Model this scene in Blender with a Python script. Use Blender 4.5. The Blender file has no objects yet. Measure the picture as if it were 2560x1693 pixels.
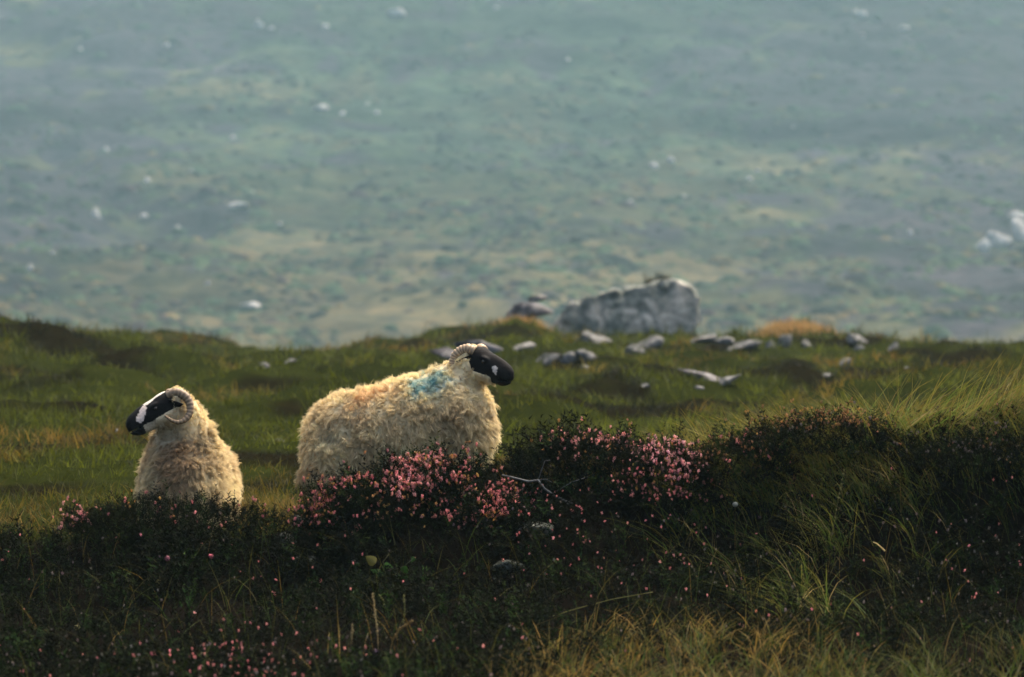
import bpy, math
import numpy as np
from mathutils import Vector, Matrix

rng = np.random.default_rng(7)
SC = bpy.context.scene
COL = SC.collection

# ------------------------------------------------------------------ camera, light, exposure
cam_d = bpy.data.cameras.new('camera')
cam = bpy.data.objects.new('camera', cam_d)
COL.objects.link(cam)
cam.location = (0, 0, 0)
cam.rotation_euler = (math.radians(90), 0, 0)
cam_d.lens = 135
cam_d.sensor_width = 36
cam_d.clip_start = 0.5
cam_d.clip_end = 3000
cam_d.dof.use_dof = True
cam_d.dof.focus_distance = 21.9
cam_d.dof.aperture_fstop = 3.4
SC.camera = cam

SUN_EL, SUN_AZ = 60.0, 38.0          # azimuth measured from +Y towards +X
world = bpy.data.worlds.new('World')
SC.world = world
world.use_nodes = True
wn, wl = world.node_tree.nodes, world.node_tree.links
bg = wn.get('Background') or wn.new('ShaderNodeBackground')
sky = wn.new('ShaderNodeTexSky')
sky.sky_type = 'NISHITA'
sky.sun_disc = False
sky.sun_elevation = math.radians(SUN_EL)
sky.sun_rotation = math.radians(SUN_AZ)
sky.dust_density = 8.0
sky.air_density = 0.75
sky.ozone_density = 1.0
wl.new(sky.outputs[0], bg.inputs[0])
bg.inputs[1].default_value = 0.115

sun_d = bpy.data.lights.new('sun', 'SUN')
sun_d.energy = 1.4
sun_d.angle = math.radians(38)
sun_d.color = (1.0, 0.84, 0.60)
sun = bpy.data.objects.new('sun', sun_d)
COL.objects.link(sun)
az, el = math.radians(SUN_AZ), math.radians(SUN_EL)
sdir = Vector((math.sin(az) * math.cos(el), math.cos(az) * math.cos(el), math.sin(el)))
sun.rotation_euler = sdir.to_track_quat('Z', 'Y').to_euler()
sun.location = sdir * 60

SC.view_settings.view_transform = 'Standard'
SC.view_settings.look = 'None'
SC.view_settings.exposure = 1.85
SC.view_settings.gamma = 1.0
SC.view_settings.use_curve_mapping = False
SC.render.engine = 'CYCLES'
SC.cycles.use_denoising = True
SC.cycles.use_adaptive_sampling = False
SC.cycles.max_bounces = 6
SC.cycles.diffuse_bounces = 3
SC.cycles.glossy_bounces = 2
SC.cycles.transmission_bounces = 4
SC.cycles.volume_bounces = 0
SC.cycles.caustics_reflective = False
SC.cycles.caustics_refractive = False

K = 36.0 / 135.0 / 2560.0            # metres per photo pixel per metre of distance


# ------------------------------------------------------------------ helpers
def sst(a, b, t):
    t = np.clip((np.asarray(t, float) - a) / (b - a), 0, 1)
    return t * t * (3 - 2 * t)


_tab = np.random.default_rng(99).random(4096)


def _h(ix, iy, iz):
    return _tab[((ix * 73856093) ^ (iy * 19349663) ^ (iz * 83492791)) & 4095]


def vnoise(x, y, z=0.0):
    x, y, z = np.broadcast_arrays(np.asarray(x, float), np.asarray(y, float), np.asarray(z, float))
    ix, iy, iz = np.floor(x).astype(np.int64), np.floor(y).astype(np.int64), np.floor(z).astype(np.int64)
    fx, fy, fz = x - ix, y - iy, z - iz
    fx, fy, fz = [f * f * (3 - 2 * f) for f in (fx, fy, fz)]
    r = 0
    for dx in (0, 1):
        for dy in (0, 1):
            for dz in (0, 1):
                w = (fx if dx else 1 - fx) * (fy if dy else 1 - fy) * (fz if dz else 1 - fz)
                r = r + w * _h(ix + dx, iy + dy, iz + dz)
    return r * 2 - 1


def fbm(x, y, z=0.0, o=4):
    a, s, r = 0.5, 1.0, 0
    for i in range(o):
        r = r + a * vnoise(np.asarray(x) * s + 17.3 * i, np.asarray(y) * s + 5.7 * i, np.asarray(z) * s + 3.1 * i)
        a *= 0.5
        s *= 2.03
    return r


def mesh_obj(name, V, F, mat, C=None, smooth=False, parent=None, loc=None):
    V = np.ascontiguousarray(V, np.float32)
    F = np.ascontiguousarray(F, np.int32)
    me = bpy.data.meshes.new(name)
    k = F.shape[1]
    me.vertices.add(len(V))
    me.vertices.foreach_set('co', V.ravel())
    me.loops.add(F.size)
    me.loops.foreach_set('vertex_index', F.ravel())
    me.polygons.add(len(F))
    me.polygons.foreach_set('loop_start', np.arange(0, F.size, k, dtype=np.int32))
    me.polygons.foreach_set('loop_total', np.full(len(F), k, np.int32))
    if smooth:
        me.polygons.foreach_set('use_smooth', np.ones(len(F), bool))
    me.update(calc_edges=True)
    if C is not None:
        at = me.color_attributes.new('Col', 'FLOAT_COLOR', 'POINT')
        cc = np.ones((len(V), 4), np.float32)
        cc[:, :3] = C
        at.data.foreach_set('color', cc.ravel())
    if mat is not None:
        me.materials.append(mat)
    o = bpy.data.objects.new(name, me)
    COL.objects.link(o)
    if parent is not None:
        o.parent = parent
    if loc is not None:
        o.location = loc
    return o


def tag(o, label=None, cat=None, group=None, kind=None):
    if label: o['label'] = label
    if cat: o['category'] = cat
    if group: o['group'] = group
    if kind: o['kind'] = kind
    return o


def empty(name, loc):
    o = bpy.data.objects.new(name, None)
    COL.objects.link(o)
    o.location = loc
    o.empty_display_size = 0.1
    return o


def norm(a):
    a = np.asarray(a, float)
    return a / np.maximum(np.linalg.norm(a, axis=-1, keepdims=True), 1e-9)


def frames(d, roll):
    """rotation matrices (N,3,3) whose columns are x, y, z with z along d"""
    d = norm(d)
    ref = np.where(np.abs(d[:, 2:3]) > 0.95, np.array([[1.0, 0, 0]]), np.array([[0, 0, 1.0]]))
    a = norm(np.cross(ref, d))
    b = np.cross(d, a)
    c, s = np.cos(roll)[:, None], np.sin(roll)[:, None]
    return np.stack([a * c + b * s, -a * s + b * c, d], axis=-1)


def scatter(protos, P, R, S, C, which=None):
    """protos: list of (V, F, Cmul or None); every copy becomes part of one mesh"""
    n = len(P)
    if which is None:
        which = rng.integers(0, len(protos), n)
    Vs, Fs, Cs, off = [], [], [], 0
    for i, (v, f, cm) in enumerate(protos):
        m = which == i
        k = int(m.sum())
        if not k:
            continue
        vv = np.einsum('nij,vj->nvi', R[m], v) * S[m][:, None, None] + P[m][:, None, :]
        ff = f[None] + (np.arange(k) * len(v))[:, None, None] + off
        cc = np.repeat(C[m][:, None, :], len(v), 1)
        if cm is not None:
            cc = np.where(np.isnan(cm)[None], cc, cm[None]) if np.isnan(cm).any() else cc * cm[None]
        Vs.append(vv.reshape(-1, 3)); Fs.append(ff.reshape(-1, f.shape[1])); Cs.append(cc.reshape(-1, 3))
        off += k * len(v)
    return np.concatenate(Vs), np.concatenate(Fs), np.concatenate(Cs)


def join(*parts):
    off, Vs, Fs, Cs = 0, [], [], []
    for v, f, c in parts:
        Vs.append(v); Fs.append(f + off); Cs.append(c); off += len(v)
    return np.concatenate(Vs), np.concatenate(Fs), np.concatenate(Cs)


def blades(P, h, w, lean, bend, C, tip=None, segs=4):
    """grass blades: curved tapering ribbons. lean (N,2) unit direction, bend 0..1.3"""
    n = len(P)
    t = np.linspace(0, 1, segs + 1)
    up = (t[None] - 0.45 * bend[:, None] * t[None] ** 2.2) * h[:, None]
    out = (0.25 * t[None] + 0.75 * bend[:, None] * t[None] ** 1.8) * h[:, None] * np.clip(0.35 + bend[:, None], 0, 1.2)
    cx = P[:, None, :].repeat(segs + 1, 1).copy()
    cx[:, :, 0] += lean[:, None, 0] * out
    cx[:, :, 1] += lean[:, None, 1] * out
    cx[:, :, 2] += up
    a = rng.random(n) * math.pi
    wd = np.stack([np.cos(a), np.sin(a), np.zeros(n)], -1)
    prof = np.array([0.7, 1.0, 0.85, 0.5, 0.0]) if segs == 4 else np.linspace(1, 0, segs + 1)
    ww = w[:, None] * prof[None, :segs + 1] * 0.5
    L = cx - wd[:, None, :] * ww[:, :, None]
    R = cx + wd[:, None, :] * ww[:, :, None]
    V = np.concatenate([L[:, :segs], R[:, :segs], cx[:, segs:segs + 1]], 1)     # 2*segs+1 verts
    F = []
    for i in range(segs - 1):
        F += [(i, segs + i, segs + i + 1), (i, segs + i + 1, i + 1)]
    F.append((segs - 1, 2 * segs - 1, 2 * segs))
    F = np.array(F)
    k = V.shape[1]
    FF = (F[None] + (np.arange(n) * k)[:, None, None]).reshape(-1, 3)
    CC = np.repeat(C[:, None, :], k, 1).copy()
    if tip is not None:
        tt = np.concatenate([t[:segs], t[:segs], [1.0]])
        m = np.clip((tt - 0.45) / 0.55, 0, 1)[None, :, None]
        CC = CC * (1 - m) + tip[:, None, :] * m
    return V.reshape(-1, 3), FF, CC.reshape(-1, 3)


def tube(path, rad, sides=6, closed_tip=True, C=None):
    path = np.asarray(path, float)
    rad = np.broadcast_to(np.asarray(rad, float), (len(path),))
    tan = norm(np.gradient(path, axis=0))
    u = np.array([0.0, 0, 1.0]) if abs(tan[0][2]) < 0.9 else np.array([1.0, 0, 0])
    V = []
    for p, t_, r in zip(path, tan, rad):
        u = u - t_ * u.dot(t_)
        u = u / np.linalg.norm(u)
        v = np.cross(t_, u)
        for k in range(sides):
            a = 2 * math.pi * k / sides
            V.append(p + r * (math.cos(a) * u + math.sin(a) * v))
    F = []
    n = len(path)
    for i in range(n - 1):
        for k in range(sides):
            a, b = i * sides + k, i * sides + (k + 1) % sides
            F += [(a, b, b + sides), (a, b + sides, a + sides)]
    V.append(path[0]); V.append(path[-1])
    for k in range(sides):
        F.append((len(V) - 2, (k + 1) % sides, k))
        F.append((len(V) - 1, (n - 1) * sides + k, (n - 1) * sides + (k + 1) % sides))
    return np.array(V), np.array(F)


# ---- signed distance shapes and a surface-nets mesher
def sd_ell(p, c, r):
    q = p - np.array(c)
    r = np.array(r, float)
    k0 = np.linalg.norm(q / r, axis=-1)
    k1 = np.linalg.norm(q / (r * r), axis=-1)
    return k0 * (k0 - 1) / np.maximum(k1, 1e-9)


def sd_cap(p, a, b, ra, rb):
    a, b = np.array(a, float), np.array(b, float)
    ab = b - a
    t = np.clip(((p - a) @ ab) / ab.dot(ab), 0, 1)
    return np.linalg.norm(p - a - t[..., None] * ab, axis=-1) - (ra + (rb - ra) * t)


def sd_box(p, c, h, r):
    q = np.abs(p - np.array(c)) - (np.array(h) - r)
    return np.linalg.norm(np.maximum(q, 0), axis=-1) + np.minimum(q.max(-1), 0) - r


def smin(a, b, k):
    h = np.clip(0.5 + 0.5 * (b - a) / k, 0, 1)
    return b * (1 - h) + a * h - k * h * (1 - h)


def surface_nets(fn, lo, hi, s):
    lo, hi = np.array(lo, float), np.array(hi, float)
    n = np.ceil((hi - lo) / s).astype(int) + 1
    g = np.stack(np.meshgrid(*[lo[i] + s * np.arange(n[i]) for i in range(3)], indexing='ij'), -1)
    f = fn(g)
    neg = f < 0
    corners = [(i, j, k) for i in (0, 1) for j in (0, 1) for k in (0, 1)]
    sl = lambda A, c: A[c[0]:n[0] - 1 + c[0], c[1]:n[1] - 1 + c[1], c[2]:n[2] - 1 + c[2]]
    cnt = sum(sl(neg, c).astype(int) for c in corners)
    act = (cnt > 0) & (cnt < 8)
    idx = -np.ones(act.shape, int)
    idx[act] = np.arange(act.sum())
    acc = np.zeros((int(act.sum()), 3)); num = np.zeros(int(act.sum()))
    cf = {c: sl(f, c)[act] for c in corners}
    for a in corners:
        for ax in range(3):
            if a[ax] == 0:
                b = list(a); b[ax] = 1; b = tuple(b)
                fa, fb = cf[a], cf[b]
                m = (fa < 0) != (fb < 0)
                t = np.where(m, fa / np.where(m, fa - fb, 1), 0)
                pt = np.tile(np.array(a, float), (len(fa), 1)); pt[:, ax] = t
                acc += pt * m[:, None]; num += m
    base = np.argwhere(act)
    V = lo + s * (base + acc / num[:, None])
    Q = []
    for ax in range(3):
        o1, o2 = [(1, 2), (2, 0), (0, 1)][ax]
        a = np.take(neg, range(0, n[ax] - 1), ax); b = np.take(neg, range(1, n[ax]), ax)
        for flip, m in ((0, a & ~b), (1, ~a & b)):
            e = np.argwhere(m)
            e = e[(e[:, o1] > 0) & (e[:, o2] > 0) & (e[:, o1] < n[o1] - 1) & (e[:, o2] < n[o2] - 1)]
            def at(d1, d2):
                q = e.copy(); q[:, o1] += d1; q[:, o2] += d2
                return idx[q[:, 0], q[:, 1], q[:, 2]]
            quad = np.stack([at(-1, -1), at(0, -1), at(0, 0), at(-1, 0)], -1)
            Q.append(quad[:, ::-1] if flip else quad)
    return V, np.concatenate(Q)


def vnormals(V, F):
    n = np.cross(V[F[:, 2]] - V[F[:, 0]], V[F[:, 3] if F.shape[1] == 4 else F[:, 1]] - V[F[:, 1] if F.shape[1] == 4 else F[:, 0]])
    if F.shape[1] == 3:
        n = np.cross(V[F[:, 1]] - V[F[:, 0]], V[F[:, 2]] - V[F[:, 0]])
    N = np.zeros_like(V)
    for k in range(F.shape[1]):
        np.add.at(N, F[:, k], n)
    return norm(N)


# ------------------------------------------------------------------ materials
def mat(name):
    m = bpy.data.materials.new(name)
    m.use_nodes = True
    nt = m.node_tree
    return m, nt.nodes, nt.links, nt.nodes['Principled BSDF']


def leaf_mat(name, transl=0.35, rough=0.6, spec=0.25):
    """colour from the mesh (each blade or leaf has its own), light passes through thin leaves"""
    m, N, L, b = mat(name)
    at = N.new('ShaderNodeAttribute'); at.attribute_name = 'Col'
    L.new(at.outputs['Color'], b.inputs['Base Color'])
    b.inputs['Roughness'].default_value = rough
    b.inputs['Specular IOR Level'].default_value = spec
    tr = N.new('ShaderNodeBsdfTranslucent')
    L.new(at.outputs['Color'], tr.inputs['Color'])
    mx = N.new('ShaderNodeMixShader'); mx.inputs[0].default_value = transl
    L.new(b.outputs[0], mx.inputs[1]); L.new(tr.outputs[0], mx.inputs[2])
    L.new(mx.outputs[0], N['Material Output'].inputs['Surface'])
    return m


def noise_col(N, L, scale, stops, detail=6, rough=0.6, coord='Object', mapping=None):
    tc = N.new('ShaderNodeTexCoord')
    no = N.new('ShaderNodeTexNoise')
    no.inputs['Scale'].default_value = scale
    no.inputs['Detail'].default_value = detail
    no.inputs['Roughness'].default_value = rough
    L.new(tc.outputs[coord], no.inputs['Vector'])
    cr = N.new('ShaderNodeValToRGB')
    e = cr.color_ramp.elements
    while len(e) < len(stops):
        e.new(0.5)
    for el_, (p, c) in zip(e, stops):
        el_.position = p
        el_.color = (*c, 1)
    L.new(no.outputs['Fac'], cr.inputs['Fac'])
    return cr, no


def mixc(N, L, a, b, fac, mode='MIX'):
    m = N.new('ShaderNodeMix'); m.data_type = 'RGBA'; m.blend_type = mode
    if isinstance(fac, float): m.inputs[0].default_value = fac
    else: L.new(fac, m.inputs[0])
    L.new(a, m.inputs[6]); L.new(b, m.inputs[7])
    return m.outputs[2]


M_grass = leaf_mat('grass_blades', 0.4, 0.6, 0.06)
M_heather = leaf_mat('heather_leaves', 0.12, 0.8, 0.02)
M_flower = leaf_mat('heather_petals', 0.3, 0.7, 0.15)
M_leaf = leaf_mat('broad_leaves', 0.35, 0.45, 0.3)

m, N, L, b = mat('peat_soil'); M_soil = m
at = N.new('ShaderNodeAttribute'); at.attribute_name = 'Col'
cr, no = noise_col(N, L, 3.0, [(0.3, (0.55, 0.55, 0.55)), (0.7, (1.3, 1.25, 1.2))], 8, 0.7)
L.new(mixc(N, L, at.outputs['Color'], cr.outputs[0], 1.0, 'MULTIPLY'), b.inputs['Base Color'])
b.inputs['Roughness'].default_value = 1.0
b.inputs['Specular IOR Level'].default_value = 0.0
bp = N.new('ShaderNodeBump'); bp.inputs['Strength'].default_value = 0.8; bp.inputs['Distance'].default_value = 0.06
L.new(no.outputs['Fac'], bp.inputs['Height']); L.new(bp.outputs[0], b.inputs['Normal'])

m, N, L, b = mat('moor_hillside'); M_hill = m
at = N.new('ShaderNodeAttribute'); at.attribute_name = 'Col'
c1, n1 = noise_col(N, L, 0.24, [(0.34, (0.34, 0.40, 0.43)), (0.5, (1.0, 1.0, 1.0)), (0.66, (1.6, 1.5, 1.35))], 8, 0.72)
c2, n2 = noise_col(N, L, 0.07, [(0.34, (0.55, 0.62, 0.68)), (0.66, (1.4, 1.32, 1.25))], 6, 0.65)
x1 = mixc(N, L, at.outputs['Color'], c1.outputs[0], 1.0, 'MULTIPLY')
L.new(mixc(N, L, x1, c2.outputs[0], 1.0, 'MULTIPLY'), b.inputs['Base Color'])
b.inputs['Roughness'].default_value = 0.95
b.inputs['Specular IOR Level'].default_value = 0.05
bp = N.new('ShaderNodeBump'); bp.inputs['Strength'].default_value = 0.9; bp.inputs['Distance'].default_value = 0.8
L.new(n1.outputs['Fac'], bp.inputs['Height']); L.new(bp.outputs[0], b.inputs['Normal'])


def rock_mat(name, dark, mid, pale, scale):
    m, N, L, b = mat(name)
    c1, n1 = noise_col(N, L, scale, [(0.36, dark), (0.47, mid), (0.59, pale)], 9, 0.68)
    c2, n2 = noise_col(N, L, scale * 4.3, [(0.4, (0.75, 0.75, 0.75)), (0.62, (1.2, 1.2, 1.2))], 5, 0.6)
    L.new(mixc(N, L, c1.outputs[0], c2.outputs[0], 1.0, 'MULTIPLY'), b.inputs['Base Color'])
    b.inputs['Roughness'].default_value = 0.9
    b.inputs['Specular IOR Level'].default_value = 0.15
    bp = N.new('ShaderNodeBump'); bp.inputs['Strength'].default_value = 0.7; bp.inputs['Distance'].default_value = 0.05
    L.new(n2.outputs['Fac'], bp.inputs['Height']); L.new(bp.outputs[0], b.inputs['Normal'])
    return m


M_boulder = rock_mat('weathered_granite', (0.075, 0.088, 0.078), (0.175, 0.185, 0.158), (0.40, 0.37, 0.31), 1.4)
M_rock = rock_mat('pale_lichen_rock', (0.035, 0.038, 0.034), (0.085, 0.086, 0.078), (0.19, 0.182, 0.168), 2.6)
M_rock_dark = rock_mat('dark_mossy_rock', (0.025, 0.022, 0.026), (0.06, 0.056, 0.06), (0.18, 0.17, 0.165), 2.2)
M_rock_far = rock_mat('far_pale_rock', (0.17, 0.165, 0.16), (0.28, 0.27, 0.26), (0.46, 0.44, 0.42), 0.3)
M_rock_pale = rock_mat('pale_oblong_rock', (0.16, 0.16, 0.12), (0.27, 0.27, 0.21), (0.42, 0.42, 0.33), 20)
M_stone = rock_mat('mossy_bank_stone', (0.012, 0.015, 0.009), (0.05, 0.055, 0.042), (0.17, 0.18, 0.15), 14)

m, N, L, b = mat('sheep_wool'); M_wool = m
at = N.new('ShaderNodeAttribute'); at.attribute_name = 'Col'
L.new(at.outputs['Color'], b.inputs['Base Color'])
b.inputs['Roughness'].default_value = 0.9
b.inputs['Specular IOR Level'].default_value = 0.05
b.inputs['Sheen Weight'].default_value = 0.25
b.inputs['Sheen Roughness'].default_value = 0.5
tr = N.new('ShaderNodeBsdfTranslucent'); L.new(at.outputs['Color'], tr.inputs['Color'])
mx = N.new('ShaderNodeMixShader'); mx.inputs[0].default_value = 0.35
L.new(b.outputs[0], mx.inputs[1]); L.new(tr.outputs[0], mx.inputs[2])
L.new(mx.outputs[0], N['Material Output'].inputs['Surface'])

m, N, L, b = mat('short_face_hair'); M_skin = m
at = N.new('ShaderNodeAttribute'); at.attribute_name = 'Col'
cr, no = noise_col(N, L, 90.0, [(0.3, (0.75, 0.75, 0.75)), (0.7, (1.25, 1.25, 1.25))], 4, 0.6)
L.new(mixc(N, L, at.outputs['Color'], cr.outputs[0], 1.0, 'MULTIPLY'), b.inputs['Base Color'])
b.inputs['Roughness'].default_value = 0.7
b.inputs['Specular IOR Level'].default_value = 0.06
bp = N.new('ShaderNodeBump'); bp.inputs['Strength'].default_value = 0.5; bp.inputs['Distance'].default_value = 0.004
L.new(no.outputs['Fac'], bp.inputs['Height']); L.new(bp.outputs[0], b.inputs['Normal'])

m, N, L, b = mat('ridged_horn'); M_horn = m
at = N.new('ShaderNodeAttribute'); at.attribute_name = 'Col'
cr, no = noise_col(N, L, 60.0, [(0.3, (0.7, 0.68, 0.65)), (0.7, (1.2, 1.2, 1.2))], 5, 0.6)
L.new(mixc(N, L, at.outputs['Color'], cr.outputs[0], 1.0, 'MULTIPLY'), b.inputs['Base Color'])
b.inputs['Roughness'].default_value = 0.55

m, N, L, b = mat('dark_eye'); M_eye = m
b.inputs['Base Color'].default_value = (0.018, 0.011, 0.005, 1)
b.inputs['Roughness'].default_value = 0.12

m, N, L, b = mat('bleached_wood'); M_wood = m
cr, no = noise_col(N, L, 40.0, [(0.3, (0.03, 0.03, 0.028)), (0.7, (0.17, 0.17, 0.155))], 5, 0.6)
L.new(cr.outputs[0], b.inputs['Base Color'])
b.inputs['Roughness'].default_value = 0.85

# ------------------------------------------------------------------ terrain
BX = [-9, -2.73, -2.0, -1.4, -1.1, -0.9, -0.6, -0.2, 0.5, 0.95, 1.2, 1.5, 1.75, 2.3, 2.73, 3.6, 9]
BZ = [-1.15, -1.10, -1.06, -1.10, -1.04, -0.93, -0.84, -0.80, -0.78, -0.80, -0.74, -0.66, -0.60, -0.54, -0.44, -0.34, -0.2]
CX = [-40, -12, -9.5, -7, -5.4, -3.5, -1.4, 0.1, 1.1, 4.5, 5.3, 6.75, 8.2, 12, 40]
CZ = [0.4, 0.2, 0.15, -0.08, -0.38, -0.16, 0.12, 0.46, 0.02, -0.02, 0.0, 0.12, -0.03, -0.42, -0.6]


def ground(x, y):
    x, y = np.broadcast_arrays(np.asarray(x, float), np.asarray(y, float))
    mz = np.interp(y, [-80, 10, 22, 30, 40, 60, 90, 100, 125, 175], [-1.6, -1.3, -1.09, -0.90, -0.70, -0.40, -0.10, -0.2, -4.5, -9])
    mz = mz + sst(35, 88, y) * np.interp(x, CX, CZ)
    mz = mz + 0.66 * np.exp(-((x + 8.0) / 3.4) ** 2 - ((y - 58) / 8.0) ** 2)
    far = sst(24, 40, y)
    mz = mz + far * (0.30 * fbm(x * 0.22, y * 0.12, 1.7, 2) + (0.55 * np.maximum(fbm(x * 0.62, y * 0.40, 5.2, 3), -0.12)) + 0.16 * fbm(x * 1.6, y * 1.1, 7.2, 2))
    mz = mz - 0.20 * np.exp(-((x + 1.86) / 0.62) ** 2 - ((y - 22.35) / 0.6) ** 2)
    top = np.interp(x, BX, BZ) + 0.05 * fbm(x * 1.3, 0.5, 2.2, 3)
    front = -1.42 - 0.03 * (18.6 - y) + 0.05 * np.sin(x * 1.3 + 1)
    yc = 20.45 + 0.12 * np.sin(x * 2.1) + 0.08 * np.sin(x * 5.3 + 1)
    b = front + (top - front) * (0.75 * sst(19.3, yc, y) + 0.25 * sst(17.8, yc, y))
    b = b + 0.10 * fbm(x * 1.9, y * 1.9, 14.0, 2) * sst(20.6, 19.6, y)
    z = np.where(y < yc, b, mz + (top - mz) * (1 - sst(yc, yc + 1.0, y)))
    return z + 0.04 * fbm(x * 2.2, y * 2.2, 0.3, 4)


_gx, _gy = np.linspace(-5, 5, 501), np.linspace(12.5, 24.5, 601)
_gz = ground(*np.meshgrid(_gx, _gy, indexing='ij'))


def ground_near(x, y):
    u = np.clip((np.asarray(x) + 5) / 10 * 500, 0, 499.99); v = np.clip((np.asarray(y) - 12.5) / 12 * 600, 0, 599.99)
    i, j = u.astype(int), v.astype(int)
    u, v = u - i, v - j
    return (_gz[i, j] * (1 - u) + _gz[i + 1, j] * u) * (1 - v) + (_gz[i, j + 1] * (1 - u) + _gz[i + 1, j + 1] * u) * v


def hit(px, py, y0=13.0, y1=24.0, st=0.02, fn=None):
    """where the sight line through a photo pixel meets the terrain"""
    fn = fn or ground
    px, py = np.atleast_1d(np.asarray(px, float)), np.atleast_1d(np.asarray(py, float))
    ys = np.arange(y0, y1, st)
    if fn is ground and y1 <= 24.01:
        fn = ground_near
    out = np.full((len(px), 3), np.nan)
    for i0 in range(0, len(px), 2000):
        a, c = px[i0:i0 + 2000], py[i0:i0 + 2000]
        X = (a[:, None] - 1280) * K * ys[None]; Z = (846.5 - c[:, None]) * K * ys[None]
        hitm = fn(X, np.broadcast_to(ys[None], X.shape)) >= Z
        j = hitm.argmax(1); ok = hitm.any(1)
        r = np.stack([X[np.arange(len(a)), j], ys[j], Z[np.arange(len(a)), j]], -1)
        r[~ok] = np.nan
        out[i0:i0 + 2000] = r
    return out


def grid_mesh(xs, ys, zf):
    X, Y = np.meshgrid(xs, ys)
    V = np.stack([X, Y, zf(X, Y)], -1).reshape(-1, 3)
    nx, ny = len(xs), len(ys)
    i = (np.arange(ny - 1)[:, None] * nx + np.arange(nx - 1)[None]).ravel()
    return V, np.stack([i, i + 1, i + 1 + nx, i + nx], -1)


def heath_mask(x, y):
    """0 grass .. 1 dark heather, patches on the meadow"""
    return sst(0.06, 0.24, 0.55 * fbm(x * 0.35, y * 0.2, 9.1, 3) + 0.75 * fbm(x * 0.95, y * 0.5, 2.1, 3) + 0.35 * np.exp(-((x + 8.5) / 3) ** 2 - ((y - 56) / 7) ** 2) + 0.1 * sst(84, 92, y) - 0.04)


xs = np.concatenate([np.linspace(-150, -22, 26)[:-1], np.linspace(-22, -5, 70)[:-1], np.linspace(-5, 5, 130)[:-1], np.linspace(5, 22, 70)[:-1], np.linspace(22, 150, 26)])
ys = np.concatenate([np.linspace(-80, 12, 20)[:-1], np.linspace(12, 24, 170)[:-1], np.linspace(24, 60, 150)[:-1], np.linspace(60, 110, 110)[:-1], np.linspace(110, 175, 30)])
V, F = grid_mesh(xs, ys, ground)
hm = heath_mask(V[:, 0], V[:, 1])[:, None]
gr = np.array([0.015, 0.019, 0.004]) * (1 + 0.5 * fbm(V[:, 0] * 0.6, V[:, 1] * 0.3, 3.3, 3))[:, None]
C = gr * (1 - hm) + np.array([0.008, 0.007, 0.003]) * hm
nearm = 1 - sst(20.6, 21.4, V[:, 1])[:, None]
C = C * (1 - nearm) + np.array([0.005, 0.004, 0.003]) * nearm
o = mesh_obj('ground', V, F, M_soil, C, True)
tag(o, kind='structure')


HS = 2.2


def hill(x, y):
    x, y = np.broadcast_arrays(np.asarray(x, float) / HS, np.asarray(y, float) / HS)
    z = np.interp(y, [60, 100, 190, 235, 258, 340, 440, 523, 640, 800], [-11, -12, -13, -9.5, -5.5, 3.2, 19.6, 40.5, 78, 130])
    z = z + 2.4 * fbm(x / 70, y / 60, 0.7, 3) * sst(250, 330, y) * 1.5 + 2.4 * fbm(x / 22, y / 20, 4.4, 3) + 1.3 * fbm(x / 7.5, y / 7, 8.8, 3) + 0.55 * fbm(x / 2.4, y / 2.0, 6.8, 2)
    gul = np.abs(fbm(x / 46 + 0.35 * y / 40, y / 75, 29.0, 3))
    z = z - 1.7 * np.maximum(0, 0.11 - gul) / 0.11 * sst(270, 330, y)
    return z * HS + 12


xs = np.concatenate([np.linspace(-420, -100, 60)[:-1], np.linspace(-100, 100, 360)[:-1], np.linspace(100, 420, 60)])
ys = np.concatenate([np.linspace(76, 235, 30)[:-1], np.linspace(235, 540, 400)[:-1], np.linspace(540, 700, 50)])
V, F = grid_mesh(xs * HS, ys * HS, hill)
hx, hy = V[:, 0] / HS, V[:, 1] / HS
a = fbm(hx / 16, hy / 20, 2.0, 4)[:, None]
bq = fbm(hx / 4.5, hy / 6.5, 7.0, 4)[:, None]
big = fbm(hx / 55, hy / 40, 11.0, 2)[:, None]
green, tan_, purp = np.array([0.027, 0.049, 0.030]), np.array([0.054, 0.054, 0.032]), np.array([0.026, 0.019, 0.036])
edge = (sst(12, 50, hx) * 0.62 + sst(18, 52, -hx) * 0.50)[:, None]  # purple darkening towards both sides: lens vignette painted into the slope colour
foot = (0.34 - edge) * (1 - sst(300, 420, hy))[:, None]
band = fbm(hx / 34, hy / 12, 17.0, 3)[:, None]
tmask = sst(0.0, 0.6, 0.5 * a + 0.6 * bq + 0.35 * big + 0.35 * band + foot)
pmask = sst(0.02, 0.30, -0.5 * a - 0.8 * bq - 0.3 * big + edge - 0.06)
ft = (1 - sst(290, 450, hy + 22 * fbm(hx / 30, hy / 30, 23.0, 3)))[:, None]
C = (green * (1 - ft) + np.array([0.056, 0.060, 0.024]) * ft) * (1 - tmask) + (tan_ * (1 - ft) + np.array([0.086, 0.072, 0.036]) * ft) * tmask
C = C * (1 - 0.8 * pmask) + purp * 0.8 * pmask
C = C * np.clip(0.78 + 0.85 * band + 0.5 * big, 0.35, 1.7)
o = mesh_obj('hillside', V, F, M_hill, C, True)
tag(o, kind='structure')

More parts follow.
